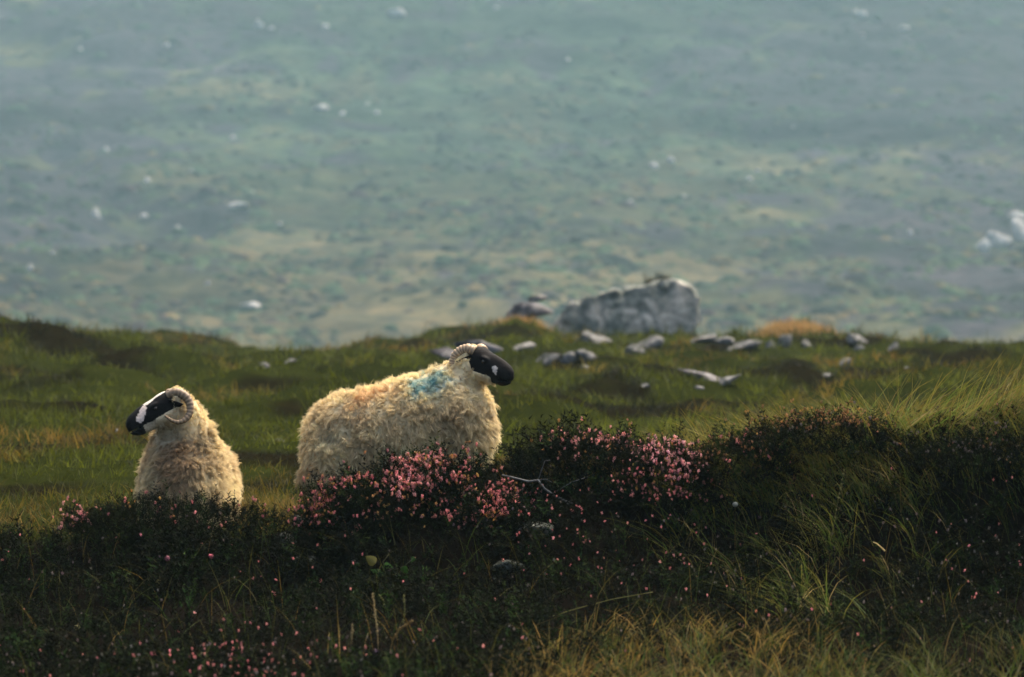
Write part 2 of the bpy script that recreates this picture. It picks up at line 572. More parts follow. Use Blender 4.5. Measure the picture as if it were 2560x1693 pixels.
# tussocks and heather cushions of the slope, far too many to count
n = 19000
ty = 540 * (1200 / 540) ** rng.random(n); tx = rng.uniform(-1, 1, n) * ty * 0.155
tn = fbm(tx / 14, ty / 18, 3.0, 3)
keep = rng.random(n) < np.clip(0.5 + 2.2 * tn, 0.03, 1)
tx, ty, tn = tx[keep], ty[keep], tn[keep]; n = len(tx)
dome = np.array([(math.cos(i * 1.047), math.sin(i * 1.047), -0.25) for i in range(6)] + [(0.62 * math.cos(i * 1.047 + 0.5), 0.62 * math.sin(i * 1.047 + 0.5), 0.62) for i in range(6)] + [(0, 0, 0.95)])
domef = np.array([t for i in range(6) for t in ((i, (i + 1) % 6, 6 + i), (6 + i, (i + 1) % 6, 6 + (i + 1) % 6), (6 + i, 6 + (i + 1) % 6, 12))])
dv = dome[None] * (rng.uniform(0.45, 1.25, n) * np.where(rng.random(n) < 0.08, 1.8, 1))[:, None, None] * np.array([1.3, 1.0, 0.62]) * rng.uniform(0.75, 1.25, (n, 13, 1))
dv = dv + np.stack([tx, ty, hill(tx, ty)], -1)[:, None, :]
u = rng.random((n, 1))
ftt = (1 - sst(640, 990, ty))[:, None]
kc = np.where(u < 0.45, np.array([[0.032, 0.056, 0.034]]), np.where(u < 0.74, np.array([[0.014, 0.018, 0.017]]), np.where(u < 0.9, np.array([[0.060, 0.056, 0.032]]), np.array([[0.024, 0.018, 0.024]])))) * rng.uniform(0.7, 1.3, (n, 1)) * (1 + ftt * np.array([[0.40, 0.18, -0.05]]))
o = mesh_obj('moor_tussocks', dv.reshape(-1, 3), (domef[None] + (np.arange(n) * 13)[:, None, None]).reshape(-1, 3), M_hill, np.repeat(kc, 13, 0), True)
tag(o, 'heather and rush tussocks dotting the far hillside', kind='stuff')

# ------------------------------------------------------------------ haze
bpy.ops.mesh.primitive_cube_add(size=1, location=(0, 760, 140))
hz = bpy.context.object
hz.name = 'haze'
hz.scale = (1900, 1840, 380)
bpy.ops.object.transform_apply(location=False, rotation=False, scale=True)
mh = bpy.data.materials.new('thin_haze')
mh.use_nodes = True
N, L = mh.node_tree.nodes, mh.node_tree.links
N.clear()
pv = N.new('ShaderNodeVolumePrincipled')
pv.inputs['Density'].default_value = 0.00044
pv.inputs['Density Attribute'].default_value = ''
pv.inputs['Color'].default_value = (0.30, 0.49, 0.55, 1)
pv.inputs['Anisotropy'].default_value = 0.2
ou = N.new('ShaderNodeOutputMaterial')
L.new(pv.outputs[0], ou.inputs['Volume'])
try: mh.cycles.homogeneous_volume = True
except Exception: pass
hz.data.materials.append(mh)
tag(hz, kind='stuff')


# ------------------------------------------------------------------ rocks
def ico(sub):
    import bmesh
    bm = bmesh.new()
    bmesh.ops.create_icosphere(bm, subdivisions=sub, radius=1)
    V = np.array([v.co[:] for v in bm.verts]); F = np.array([[v.index for v in f.verts] for f in bm.faces])
    bm.free()
    return V, F


ICO = {k: ico(k) for k in (1, 2, 3, 4)}


def rock(name, loc, size, seed, material, sub=3, rot=0.0, tilt=0.0, label=None, cat='rock', group=None):
    V, F = ICO[sub]
    V = V.copy()
    r_ = np.random.default_rng(seed)
    for _ in range(9):                                   # broken faces
        n = norm(r_.normal(size=3)); d = r_.uniform(0.38, 0.8)
        ex = np.maximum(V @ n - d, 0)
        V -= ex[:, None] * n * 0.9
    V *= (1 + 0.30 * fbm(V[:, 0] * 1.9 + seed, V[:, 1] * 1.9, V[:, 2] * 1.9, 4))[:, None]
    V = V * np.array(size)
    ct, stt = math.cos(tilt), math.sin(tilt)
    V = V @ np.array([[ct, 0, -stt], [0, 1, 0], [stt, 0, ct]]).T
    c, s = math.cos(rot), math.sin(rot)
    V = V @ np.array([[c, -s, 0], [s, c, 0], [0, 0, 1]]).T
    o = mesh_obj(name, V, F, material, None, False, None, loc)
    return tag(o, label, cat, group)


# the big boulder on the rise
Yb = 88.0
mpp = K * Yb
def boulder_sdf(p):
    top_ = np.interp(p[..., 0] - 0.12 * p[..., 1], [-1.75, -1.55, -1.15, -0.5, 0.0, 0.45, 0.75, 1.2, 1.55, 1.72], [-0.1, 0.34, 0.74, 0.98, 1.08, 1.09, 1.24, 1.26, 1.12, 0.85])
    d = np.maximum((p[..., 2] - top_) * 0.72, sd_box(p, (0.0, 0.1, 0.3), (1.70, 0.80, 1.2), 0.12))
    d = np.maximum(d, (-(p[..., 1] + 0.70) + 0.22 * (p[..., 2] - 0.3)) * 0.95)          # leaning front face
    d = np.maximum(d, (p[..., 0] - 1.66 + 0.30 * np.maximum(0.45 - p[..., 2], 0)) * 0.9)
    q = fbm(p[..., 0] * 1.9, p[..., 1] * 1.9, p[..., 2] * 1.3 + 3, 4)
    crack = np.abs(vnoise(p[..., 0] * 1.7 + 0.5 * p[..., 2], p[..., 1] * 1.2, p[..., 2] * 0.6 + 8))
    step = np.abs(vnoise(p[..., 0] * 0.9 + 4, p[..., 1] * 1.2, p[..., 2] * 2.6))
    return d - 0.02 + 0.07 * q + 0.08 * np.maximum(0, 0.09 - crack) / 0.09 + 0.025 * np.maximum(0, 0.1 - step) / 0.1 + 0.015 * fbm(p[..., 0] * 7, p[..., 1] * 7, p[..., 2] * 7, 2)
V, F = surface_nets(boulder_sdf, (-2.0, -1.2, -0.6), (2.0, 1.2, 1.7), 0.055)
bx = (1562 - 1280) * mpp
bz = (838 - 846.5) * -mpp - 0.02
o = mesh_obj('boulder', V, F, M_boulder, None, False, None, (bx, Yb, bz))
tag(o, 'largest grey boulder, long and wedge shaped, on the crest above the meadow', 'boulder')

rocks_mid = [  # px, py, width px, height px, distance guess, material, label, tilt
    (1328, 768, 105, 52, 89, M_rock_dark, 'dark purplish rock with a pale top, left of the largest boulder', 0.25),
    (1345, 744, 48, 18, 89.3, M_rock, 'small pale cap stone on the dark rock left of the largest boulder', 0.1),
    (1478, 838, 105, 40, 80, M_rock, 'flat pale rock in the grass under the left end of the largest boulder', -0.2),
    (1628, 850, 62, 40, 78, M_rock, 'pale rounded rock right under the middle of the largest boulder', 0.0),
    (1585, 868, 40, 42, 74, M_rock, 'upright small pale stone below the middle of the largest boulder', 0.0),
    (1375, 890, 62, 44, 68, M_rock, 'left pale stone of the loose row right of the standing sheep head', 0.3),
    (1424, 886, 40, 46, 69, M_rock, 'middle pale stone of the loose row right of the standing sheep head', -0.4),
    (1470, 886, 62, 36, 69, M_rock, 'right pale stone of the loose row right of the standing sheep head', -0.5),
    (1459, 912, 22, 30, 65, M_rock, 'little pale stone under the loose row right of the standing sheep head', 0.0),
    (1308, 862, 75, 34, 75, M_rock, 'broad pale stone directly behind the standing sheep face', 0.1),
    (1205, 862, 105, 44, 74, M_rock_dark, 'wide grey bedrock slab behind the standing sheep horns', -0.25),
    (1130, 880, 90, 34, 70, M_rock_dark, 'low grey bedrock slab behind the standing sheep neck', -0.3),
    (1758, 842, 52, 30, 86, M_rock, 'pale stone touching the right foot of the largest boulder', 0.3),
    (1812, 848, 60, 24, 85, M_rock, 'second pale stone to the right of the largest boulder', 0.2),
    (1862, 856, 82, 28, 84, M_rock, 'long low pale stone sloping down right of the largest boulder', 0.25),
    (1922, 857, 26, 26, 82, M_rock, 'small pale stone left of the upright one on the right crest', 0.0),
    (1967, 848, 36, 46, 83, M_rock, 'upright pale stone on the right crest under orange grass', 0.0),
    (2016, 857, 34, 28, 82, M_rock, 'round pale stone right of the upright one on the right crest', 0.0),
    (2140, 843, 66, 28, 82, M_rock, 'broad whitish stone set in dark heather on the right crest', -0.15),
    (2148, 865, 24, 20, 78, M_rock, 'tiny whitish stone under the broad one on the right crest', 0.0),
    (2237, 860, 32, 28, 79, M_rock, 'farthest right stone in the dark heather of the right crest', 0.1),
    (1762, 935, 140, 34, 56, M_rock_dark, 'long grey slab tilted out of the grass below the crest', -0.3),
    (1815, 945, 70, 34, 55, M_rock, 'pale broken end of the long tilted slab below the crest', 0.5),
    (1615, 961, 28, 18, 52, M_rock, 'small white stone alone in the meadow left of the tilted slab', 0.0),
    (1747, 967, 22, 14, 51, M_rock, 'tiny grey stone just under the long tilted slab', 0.0),
    (2107, 902, 40, 24, 62, M_rock, 'bluish pale stone in green grass above the right bank', 0.45),
    (2070, 935, 24, 18, 55, M_rock, 'faint little stone in grass under the bluish pale stone', 0.0),
    (2262, 917, 26, 20, 58, M_rock, 'small grey stone in grass right of the bluish pale stone', 0.0),
    (664, 910, 24, 22, 62, M_rock, 'small pale stone in the hollow left of the standing sheep back', 0.0),
    (728, 898, 30, 18, 64, M_rock, 'flat pale stone in the hollow nearer the standing sheep back', 0.2),
    (292, 1073, 14, 18, 34, M_rock, 'tiny white stone in the grass beside the left sheep muzzle', 0.0),
    (698, 1098, 30, 14, 32, M_rock, 'pale low stone in the grass between the two sheep', 0.0),
]
for i, (px, py, w, h, d, mt, lab, tl) in enumerate(rocks_mid):
    P = hit([px], [py + h * 0.45], 24, 100, 0.1)[0]
    if np.isnan(P[0]):
        P = np.array([(px - 1280) * K * d, d, (846.5 - py - h * 0.45) * K * d])
    q = K * P[1]
    rock('rock', (P[0], P[1], P[2] + h * 0.20 * q), (w * 0.68 * q, w * 0.55 * q, h * 0.54 * q), 50 + i, mt, 3, rng.uniform(-0.3, 0.3), tl, lab, 'rock')

FARG = 'pale rocks scattered on the far hillside'
SAME = 'tiny pale rock among the many specks scattered over the hazy far hillside'
rocks_far = [  # px, py, w, h, label
    (648, 62, 26, 20, 'bigger white rock of the pair high on the far hillside, left of the middle'),
    (678, 71, 20, 12, 'smaller white rock of the pair high on the far hillside, left of the middle'),
    (987, 34, 46, 22, 'faint wide rock near the top of the far hillside in the middle'),
    (802, 272, 56, 14, 'long flat whitish rock beside a dark hollow on the far hillside'),
    (856, 283, 24, 12, 'low pale rock on the left lip of the dark hollow on the far hillside'),
    (943, 283, 20, 12, 'low pale rock on the right lip of the dark hollow on the far hillside'),
    (241, 534, 24, 26, 'round white rock with a dark rim, low on the far hillside at left'),
    (358, 539, 18, 14, 'small white rock right of the round one, low on the far hillside'),
    (442, 575, 16, 16, 'bright small rock lowest of three in a line above the left sheep'),
    (596, 514, 60, 16, 'diagonal pale streak of rock low on the far hillside left of the middle'),
    (2494, 602, 62, 40, 'whitish ridged outcrop near the right edge of the far hillside'),
    (2456, 614, 34, 34, 'darker broken outcrop just left of the whitish one near the right edge'),
    (2552, 578, 48, 60, 'largest whitish outcrop cut off by the right edge of the picture'),
    (2546, 540, 44, 22, 'flat whitish outcrop above the largest one at the right edge'),
    (2261, 70, 24, 14, 'creamy bright rock high on the far hillside at upper right'),
    (2158, 38, 24, 16, 'pale rock of the close pair at the very top right'),
    (2139, 29, 18, 12, 'upper small rock of the close pair at the very top right'),
    (629, 763, 46, 14, 'faint long rock at the foot of the far hillside left of the middle'),
    (1676, 402, 22, 16, 'right pale rock of two side by side, halfway up the far hillside'),
    (1632, 415, 26, 14, 'left pale rock of two side by side, halfway up the far hillside'),
] + [(a_, b_, w_, h_, None) for a_, b_, w_, h_ in [
    (816, 65, 20, 9), (198, 125, 16, 14), (415, 111, 14, 12), (921, 260, 14, 10), (266, 374, 18, 13), (366, 450, 16, 15),
    (629, 481, 16, 9), (130, 632, 15, 14), (74, 672, 14, 15), (520, 710, 14, 14), (583, 344, 14, 12), (477, 428, 13, 11),
    (2158, 90, 13, 11), (1893, 426, 14, 13), (1874, 447, 15, 13), (1575, 504, 18, 15), (1708, 493, 15, 13), (2275, 580, 17, 16),
    (2473, 510, 22, 10), (1240, 20, 15, 9), (1420, 150, 13, 8), (700, 560, 12, 10), (1985, 320, 13, 9)]]
for i, (px, py, w, h, lab) in enumerate(rocks_far):
    P = hit([px], [py + h * 0.4], 520, 1400, 0.6, hill)[0]
    if np.isnan(P[0]):
        continue
    q = K * P[1]
    rock('hillside_rock', (P[0], P[1], P[2] + h * 0.3 * q), (w * 0.66 * q, w * 0.5 * q, h * 0.8 * q), 300 + i, M_rock_far, 2, rng.uniform(-0.4, 0.4), rng.uniform(-0.2, 0.2),
         lab or SAME, 'rock', None if lab else FARG)


# ------------------------------------------------------------------ sheep
def head_basis(f):
    f = norm(np.array(f, float))
    l = norm(np.cross([0, 0, 1.0], f))
    u = np.cross(f, l)
    return np.stack([f, l, u], -1)          # columns: forward, left, up


def head_sdf(q):
    d = sd_ell(q, (-0.015, 0, 0.0), (0.085, 0.068, 0.07))
    d = smin(d, sd_cap(q, (0.02, 0, 0.0), (0.158, 0, -0.006), 0.066, 0.051), 0.02)
    d = smin(d, sd_ell(q, (0.10, 0, 0.032), (0.10, 0.030, 0.030)), 0.02)
    d = smin(d, sd_ell(q, (0.194, 0, -0.014), (0.051, 0.044, 0.057)), 0.02)
    d = smin(d, sd_cap(q, (0.0, 0, -0.052), (0.174, 0, -0.048), 0.048, 0.031), 0.02)
    for s in (-1, 1):
        d = smin(d, sd_ell(q, (0.02, s * 0.036, -0.040), (0.062, 0.032, 0.052)), 0.02)
        d = smin(d, sd_ell(q, (0.062, s * 0.050, 0.034), (0.026, 0.016, 0.013)), 0.012)
        e = sd_ell(q, (0.066, s * 0.066, 0.016), (0.017, 0.011, 0.011))
        d = np.maximum(d, -e)
        e = sd_ell(q, (0.241, s * 0.024, 0.004), (0.016, 0.008, 0.011))
        d = np.maximum(d, -e)
    e = sd_box(q, (0.228, 0, -0.034), (0.05, 0.06, 0.0045), 0.003)
    return np.maximum(d, -e)


HORN = np.array([(0.004, 0.052), (0.035, 0.076), (0.070, 0.074), (0.098, 0.056), (0.118, 0.026), (0.126, -0.012), (0.118, -0.046), (0.096, -0.074), (0.062, -0.090), (0.028, -0.086), (0.000, -0.072), (-0.022, -0.058)])


def horn_mesh(side, turn, thick, scale, Cc, taper=0.82):
    """horn as a curl seen from the side: HORN is (back, up) about the skull on the head pitched 35 degrees"""
    cp, sp = math.cos(math.radians(35)), math.sin(math.radians(35))
    n = 64
    t = np.linspace(0, turn, n)
    tk = np.linspace(0, 1, len(HORN))
    def cub(v):
        k = np.interp(t, tk, v)
        ker = np.array([1, 2, 3, 2, 1.0]) / 9
        kp = np.concatenate([[2 * k[0] - k[2], 2 * k[0] - k[1]], k, [2 * k[-1] - k[-2], 2 * k[-1] - k[-3]]])
        return np.convolve(kp, ker, 'valid')
    a, bb = cub(HORN[:, 0]), cub(HORN[:, 1])
    f = -a * cp - bb * sp                       # along forward
    u = -a * sp + bb * cp
    out = np.interp(t, [0, 0.25, 0.6, 1.0], [0.036, 0.088, 0.122, 0.132]) * side
    path = np.stack([f, out, u], -1) * scale
    s = t / turn
    rad = thick * (1 - s ** 1.6 * taper) * (1 + 0.075 * np.sin(s * 120)) * np.where(s > 0.97, 0.7, 1)
    V, F = tube(path, rad * scale, 14)
    ss = np.concatenate([np.repeat(s, 14), [0, 1]])
    ring = 0.82 + 0.3 * np.sin(ss * 120 + 0.8)
    C = np.array(Cc)[None] * ring[:, None] * (1 - 0.25 * (1 - ss))[:, None]
    return V, F, C


def lock_protos(n=8):
    out = []
    r_ = np.random.default_rng(4)
    for i in range(n):
        rings, sides = 5, 4
        t = np.linspace(0, 1, rings)
        ph, am = r_.uniform(0, 6.28), r_.uniform(0.06, 0.16)
        path = np.stack([am * np.sin(t * 5 + ph) - am * math.sin(ph), am * np.cos(t * 4.3 + ph * 1.7) - am * math.cos(ph * 1.7), t], -1)
        path[:, 0] += 0.35 * t ** 2 * r_.uniform(-1, 1); path[:, 1] += 0.35 * t ** 2 * r_.uniform(-1, 1)
        rad = np.array([0.10, 0.135, 0.125, 0.085, 0.015]) * r_.uniform(0.8, 1.2)
        V, F = tube(path, rad, sides)
        V = V[:-2]; F = F[(F < len(V)).all(1)]
        out.append((V, F, None))
    return out


LOCKS = lock_protos()


def make_sheep(name, label, root, prims, k, head_pos, head_f, hs, lo, hi, colfn, wool_len, dyes, horn_args, seed, legs, jaw=0.10, chin=-0.034):
    r_ = np.random.default_rng(seed)
    B = head_basis(head_f)
    hp = np.array(head_pos)

    def fn(p):
        d = None
        for pr in prims + legs:
            q = sd_ell(p, *pr[1:]) if pr[0] == 'e' else sd_cap(p, *pr[1:])
            d = q if d is None else smin(d, q, k if pr in prims else 0.03)
        near = np.linalg.norm(p - hp, axis=-1) < 0.42
        q = (p[near] - hp) @ B / hs
        d[near] = smin(d[near], head_sdf(q) * hs, 0.018)
        return d

    V, F = surface_nets(fn, lo, hi, 0.0075)
    # coat colour of the bare parts
    q = (V - hp) @ B / hs
    isn = fbm(V[:, 0] * 22, V[:, 1] * 22, V[:, 2] * 22, 3)
    C = np.tile(np.array([0.009, 0.008, 0.008]), (len(V), 1))
    C = colfn(q, V, isn, C)
    near_head = (q[:, 0] > -0.10) & (np.linalg.norm(q - np.array([0.08, 0, -0.01]), axis=1) < 0.27)
    Nn = vnormals(V, F)
    # wool mask: everything but the face, and the legs below the knee
    onhead = near_head & (head_sdf(q) < 0.006)
    edge_n = 0.012 * isn
    bare = onhead & (((q[:, 0] > -0.050 - 0.03 * (q[:, 2] > 0.03) + edge_n) & (q[:, 2] > chin + edge_n)) | (q[:, 0] > jaw + edge_n))
    bare |= V[:, 2] < 0.24
    wool = ~bare
    C[wool] = np.array([0.60, 0.48, 0.30])
    body = mesh_obj(name, V, F, M_skin, C, True, None, root)
    tag(body, label, 'sheep')
    # fleece: a thick rumpled coat of tufts, with fibres and loose locks standing out of it
    dk = np.array([0, 0, -1.0])

    def coat(p):
        d = fn(p)
        m = np.abs(d) < 0.11
        pm = p[m]
        qm = (pm - hp) @ B / hs
        th = wool_len(pm, qm)
        onh = (np.linalg.norm(qm - np.array([0.08, 0, -0.01]), axis=-1) < 0.29) & (qm[:, 0] > -0.10)
        hd = np.where(onh, head_sdf(qm) * hs, 1)
        other = np.full(len(pm), 9.0)
        for pr in prims:
            other = np.minimum(other, sd_ell(pm, *pr[1:]) if pr[0] == 'e' else sd_cap(pm, *pr[1:]))
        face = (hd < other) & (((qm[:, 0] > -0.050 - 0.03 * (qm[:, 2] > 0.03)) & (qm[:, 2] > chin)) | (qm[:, 0] > jaw))
        th = np.where(face, -0.012, th)
        th = np.where(pm[:, 2] < 0.22, -0.012, th)
        d = d.copy()
        d[m] = d[m] - th
        return d

    W, WF = surface_nets(coat, np.array(lo) - 0.05, np.array(hi) + 0.05, 0.0080)
    for _ in range(2):                                   # ease the grid steps out
        acc = np.zeros_like(W); cn = np.zeros(len(W))
        for a_ in range(4):
            np.add.at(acc, WF[:, a_], W[WF[:, (a_ + 1) % 4]]); np.add.at(cn, WF[:, a_], 1)
        W = 0.4 * W + 0.6 * acc / cn[:, None]
    WN = vnormals(W, WF)
    qW = (W - hp) @ B / hs
    th = wool_len(W, qW)
    wx = np.stack([fbm(W[:, 0] * 11, W[:, 1] * 11, W[:, 2] * 14 + 40 * i, 2) for i in range(3)], -1)
    u_ = W * np.array([20, 20, 36]) + wx * 2.6
    t1 = 1 - 2.1 * np.abs(vnoise(u_[:, 0], u_[:, 1], u_[:, 2]))
    u2 = W * np.array([60, 60, 88]) + wx * 4.5
    t2 = 1 - 2.0 * np.abs(vnoise(u2[:, 0], u2[:, 1], u2[:, 2] + 9))
    big = fbm(W[:, 0] * 7, W[:, 1] * 7, W[:, 2] * 8, 2)
    amp = np.clip(th / 0.05, 0.15, 1.2)
    bumpy = 0.0130 * t1 + 0.0070 * t2 + 0.020 * big
    W = W + WN * (amp * bumpy)[:, None] + dk * (amp * 0.012 * t1)[:, None]
    WN = vnormals(W, WF)

    def wool_colour(P):
        g = fbm(P[:, 0] * 5, P[:, 1] * 5, P[:, 2] * 5, 4)
        g2 = fbm(P[:, 0] * 30, P[:, 1] * 30, P[:, 2] * 40, 2)
        base = np.array([0.92, 0.775, 0.46])
        dirty = np.array([0.60, 0.46, 0.27])
        dm = np.clip(0.2 + 0.8 * g + 0.5 * g2, 0, 1)[:, None]
        return np.clip(dyes(P, (P - hp) @ B / hs, g + 0.6 * g2, base * (1 - dm) + dirty * dm), 0, 0.92)

    WC = wool_colour(W)
    # staples: every tuft is a bunch of fibres that run together to a common tip
    ar = np.linalg.norm(np.cross(W[WF[:, 2]] - W[WF[:, 0]], W[WF[:, 3]] - W[WF[:, 1]]), axis=1)
    hidden = (fn(W) < -0.002) | (qW[:, 0] > 0.14) & (head_sdf(qW) < 0.015) & (qW[:, 2] > -0.09)
    ar = ar * ~hidden[WF].any(1)
    k_, per = 5300, 17
    pick = r_.choice(len(WF), k_, p=ar / ar.sum())
    c0 = W[WF[pick, 0]] * 0.5 + W[WF[pick, 2]] * 0.5
    nn = WN[WF[pick, 0]]
    ln = np.clip(wool_len(c0, (c0 - hp) @ B / hs), 0.012, 0.06)
    def vf(s1, s2, o_):
        return np.stack([fbm(c0[:, 0] * s1, c0[:, 1] * s1, c0[:, 2] * s2 + i * 31 + o_, 2) for i in range(3)], -1)
    D = norm(nn * 0.62 + dk * 0.75 * np.clip(1.0 - 0.9 * nn[:, 2:3], 0, 1) + vf(8, 15, 7) * 1.5 + vf(22, 34, 70) * 1.3 + r_.normal(size=(k_, 3)) * 0.10)
    D = norm(D + nn * np.maximum(0.25 - (D * nn).sum(1, keepdims=True), 0))
    LL = ln * r_.uniform(0.7, 1.2, k_)
    ck = r_.uniform(0.84, 1.10, k_)
    rep = np.repeat(np.arange(k_), per); m_ = len(rep)
    jit = r_.normal(size=(m_, 3)) * (0.0095 * np.clip(ln / 0.045, 0.5, 1.1))[rep][:, None]
    pp = c0[rep] + jit - nn[rep] * ((jit * nn[rep]).sum(1, keepdims=True) + 0.004)
    tip = c0[rep] + D[rep] * (LL[rep] * r_.uniform(0.7, 1.1, m_))[:, None] + dk * (0.18 * LL[rep])[:, None] + r_.normal(size=(m_, 3)) * 0.0052
    side = norm(np.cross(tip - pp, r_.normal(size=(m_, 3))))
    mid = pp * 0.5 + tip * 0.5 + nn[rep] * (0.12 * LL[rep])[:, None] + norm(np.cross(D[rep], nn[rep])) * (np.sin(r_.random(k_) * 6.28) * 0.006)[rep][:, None] + jit * 0.25
    wd = 0.0013
    fv = np.stack([pp - side * wd, pp + side * wd, mid - side * wd * 0.9, mid + side * wd * 0.9, tip], 1).reshape(-1, 3)
    ff = (np.array([(0, 1, 3), (0, 3, 2), (2, 3, 4)])[None] + (np.arange(m_) * 5)[:, None, None]).reshape(-1, 3)
    fc_ = np.repeat(np.clip(WC[WF[pick, 0]][rep] * (ck[rep] * r_.uniform(0.93, 1.07, m_))[:, None], 0, 0.92), 5, 0)
    pk = np.where(ln > 0.03)[0][:250]
    lv, lf, lc = scatter(LOCKS, c0[pk] - nn[pk] * 0.008, frames(D[pk], r_.random(len(pk)) * 6.28), LL[pk] * 0.9, WC[WF[pick[pk], 0]])
    tri = np.concatenate([WF[:, [0, 1, 2]], WF[:, [0, 2, 3]]])
    # the shell under the bare face and shins never shows: drop it
    tri = tri[~hidden[tri].all(1)]
    fv, ff, fcx = join((W, tri, WC), (lv, lf, lc), (fv, ff, fc_))
    fl = mesh_obj('fleece', fv, ff, M_wool, fcx, True, body)
    tag(fl, kind='stuff')
    # horns, ears, eyes
    for sd in (1, -1):
        hv, hf, hc = horn_mesh(sd, *horn_args)
        mesh_obj('horn', hp + (hv * hs) @ B.T, hf, M_horn, hc, True, body)
        ev, ef = ICO[3]
        mesh_obj('eye', hp + ((ev * 0.0125 + np.array([0.064, sd * 0.0555, 0.016])) * hs) @ B.T, ef, M_eye, None, True, body)
        # ear: a folded leaf
        nu, nv = 9, 5
        uu = np.linspace(0, 1, nu); vv = np.linspace(-1, 1, nv)
        U, W = np.meshgrid(uu, vv, indexing='ij')
        wdt = 0.026 * np.sin(np.pi * np.clip(U * 0.93 + 0.07, 0, 1)) ** 0.75
        ex = -0.012 - 0.055 * U
        ey = sd * (0.055 + 0.070 * U - 0.012 * W ** 2)
        ez = 0.008 - 0.040 * U ** 1.6 + W * wdt
        ex = ex + 0.010 * W ** 2 + 0.35 * W * wdt
        E = np.stack([ex, ey, ez], -1).reshape(-1, 3)
        E2 = E + np.array([-0.005, 0, 0])
        q_ = [(i * nv + j, i * nv + j + 1, (i + 1) * nv + j + 1, (i + 1) * nv + j) for i in range(nu - 1) for j in range(nv - 1)]
        q_ = np.array(q_); qn = np.concatenate([q_, q_[:, ::-1] + nu * nv])
        bo = [i * nv for i in range(nu)] + [(nu - 1) * nv + j for j in range(1, nv)] + [i * nv + nv - 1 for i in range(nu - 2, -1, -1)] + [j for j in range(nv - 2, 0, -1)]
        rim = np.array([(bo[i], bo[(i + 1) % len(bo)], bo[(i + 1) % len(bo)] + nu * nv, bo[i] + nu * nv) for i in range(len(bo))])
        EV = np.concatenate([E, E2]); EF = np.concatenate([qn, rim])
        ecol = np.tile(np.array([0.010, 0.009, 0.009]), (len(EV), 1))
        mesh_obj('ear', hp + (EV * hs) @ B.T, EF, M_skin, ecol, True, body)
    return body


# --- standing sheep, side on, facing right
P22 = K * 22.2
sx, sy = (1000 - 1280) * P22, 22.2
sz = (846.5 - 1298) * P22
def col_stand(q, V, isn, C):
    white = np.array([0.62, 0.55, 0.46])
    m = (np.hypot((q[:, 0] - 0.122) / 0.030, (q[:, 2] - 0.034) / 0.020) + isn * 2.2 < 0.75)
    m |= (np.hypot((q[:, 0] - 0.145) / 0.024, (q[:, 2] - 0.012) / 0.020) + isn * 2.0 < 0.9)
    C[m] = white
    return C
def len_stand(P, q):
    l = np.full(len(P), 0.050)
    hd = (np.linalg.norm(q, axis=1) < 0.20)
    l = 0.050 - 0.032 * sst(0.26, 0.15, np.linalg.norm(q, axis=1)) - 0.006 * sst(0.0, 0.06, q[:, 0]) * hd
    return l
def dye_stand(P, q, g, cc):
    blue, orange, green = np.array([0.13, 0.40, 0.46]), np.array([0.80, 0.42, 0.16]), np.array([0.16, 0.18, 0.14])
    # browner towards the legs, chest front and belly
    dm = np.clip(0.9 * sst(0.55, 0.15, P[:, 2]) * 0.55 + 0.45 * np.exp(-((P[:, 0] - 0.28) / 0.13) ** 2 - ((P[:, 2] - 0.58) / 0.2) ** 2) + 0.4 * g, 0, 0.8)[:, None]
    cc = cc * (1 - dm) + np.array([0.36, 0.25, 0.12]) * dm
    m = np.clip(1.55 - np.hypot((P[:, 0] - 0.18) / 0.105, (P[:, 2] - 0.775 - 0.15 * (P[:, 0] - 0.18)) / 0.065) + 1.3 * g, 0, 1)[:, None] * 0.92
    cc = cc * (1 - m) + blue * m
    m = np.clip(1.0 - np.hypot((P[:, 0] + 0.16) / 0.15, (P[:, 2] - 0.725 - 0.35 * (P[:, 0] + 0.16)) / 0.045) + 1.5 * g, 0, 1)[:, None] * 0.42
    cc = cc * (1 - m) + orange * m
    m = np.clip(1.0 - np.hypot((P[:, 0] + 0.36) / 0.07, (P[:, 2] - 0.47) / 0.05) + 1.0 * g, 0, 1)[:, None] * 0.85
    cc = cc * (1 - m) + green * m
    return cc
stand_prims = [
    ('e', (-0.29, 0, 0.47), (0.19, 0.185, 0.195)), ('e', (-0.345, 0.0, 0.30), (0.155, 0.185, 0.24)), ('e', (-0.08, 0, 0.49), (0.34, 0.205, 0.225)),
    ('e', (0.17, 0, 0.545), (0.28, 0.195, 0.235)), ('e', (0.312, 0, 0.54), (0.170, 0.16, 0.235)),
    ('c', (0.315, 0, 0.67), (0.395, -0.02, 0.868), 0.150, 0.088)]
stand_legs = []
for s in (-1, 1):
    stand_legs += [('c', (-0.40, s * 0.10, 0.36), (-0.47, s * 0.10, 0.22), 0.085, 0.036), ('c', (-0.47, s * 0.10, 0.22), (-0.44, s * 0.10, 0.03), 0.030, 0.024), ('e', (-0.425, s * 0.10, 0.025), (0.042, 0.03, 0.028)),
                   ('c', (0.30, s * 0.09, 0.38), (0.29, s * 0.09, 0.20), 0.060, 0.034), ('c', (0.29, s * 0.09, 0.20), (0.29, s * 0.09, 0.03), 0.030, 0.024), ('e', (0.31, s * 0.09, 0.025), (0.042, 0.03, 0.028))]
make_sheep('sheep', 'shaggy cream sheep standing side on with blue and orange dye marks, behind the pink heather', (sx, sy, sz), stand_prims, 0.07,
           (0.470, -0.06, 0.918), (0.67, -0.58, -0.33), 1.05, (-0.62, -0.36, -0.02), (0.80, 0.36, 1.12), col_stand, len_stand, dye_stand,
           (0.74, 0.032, 0.97, (0.56, 0.39, 0.22), 0.45), 11, stand_legs, 0.125, -0.052)

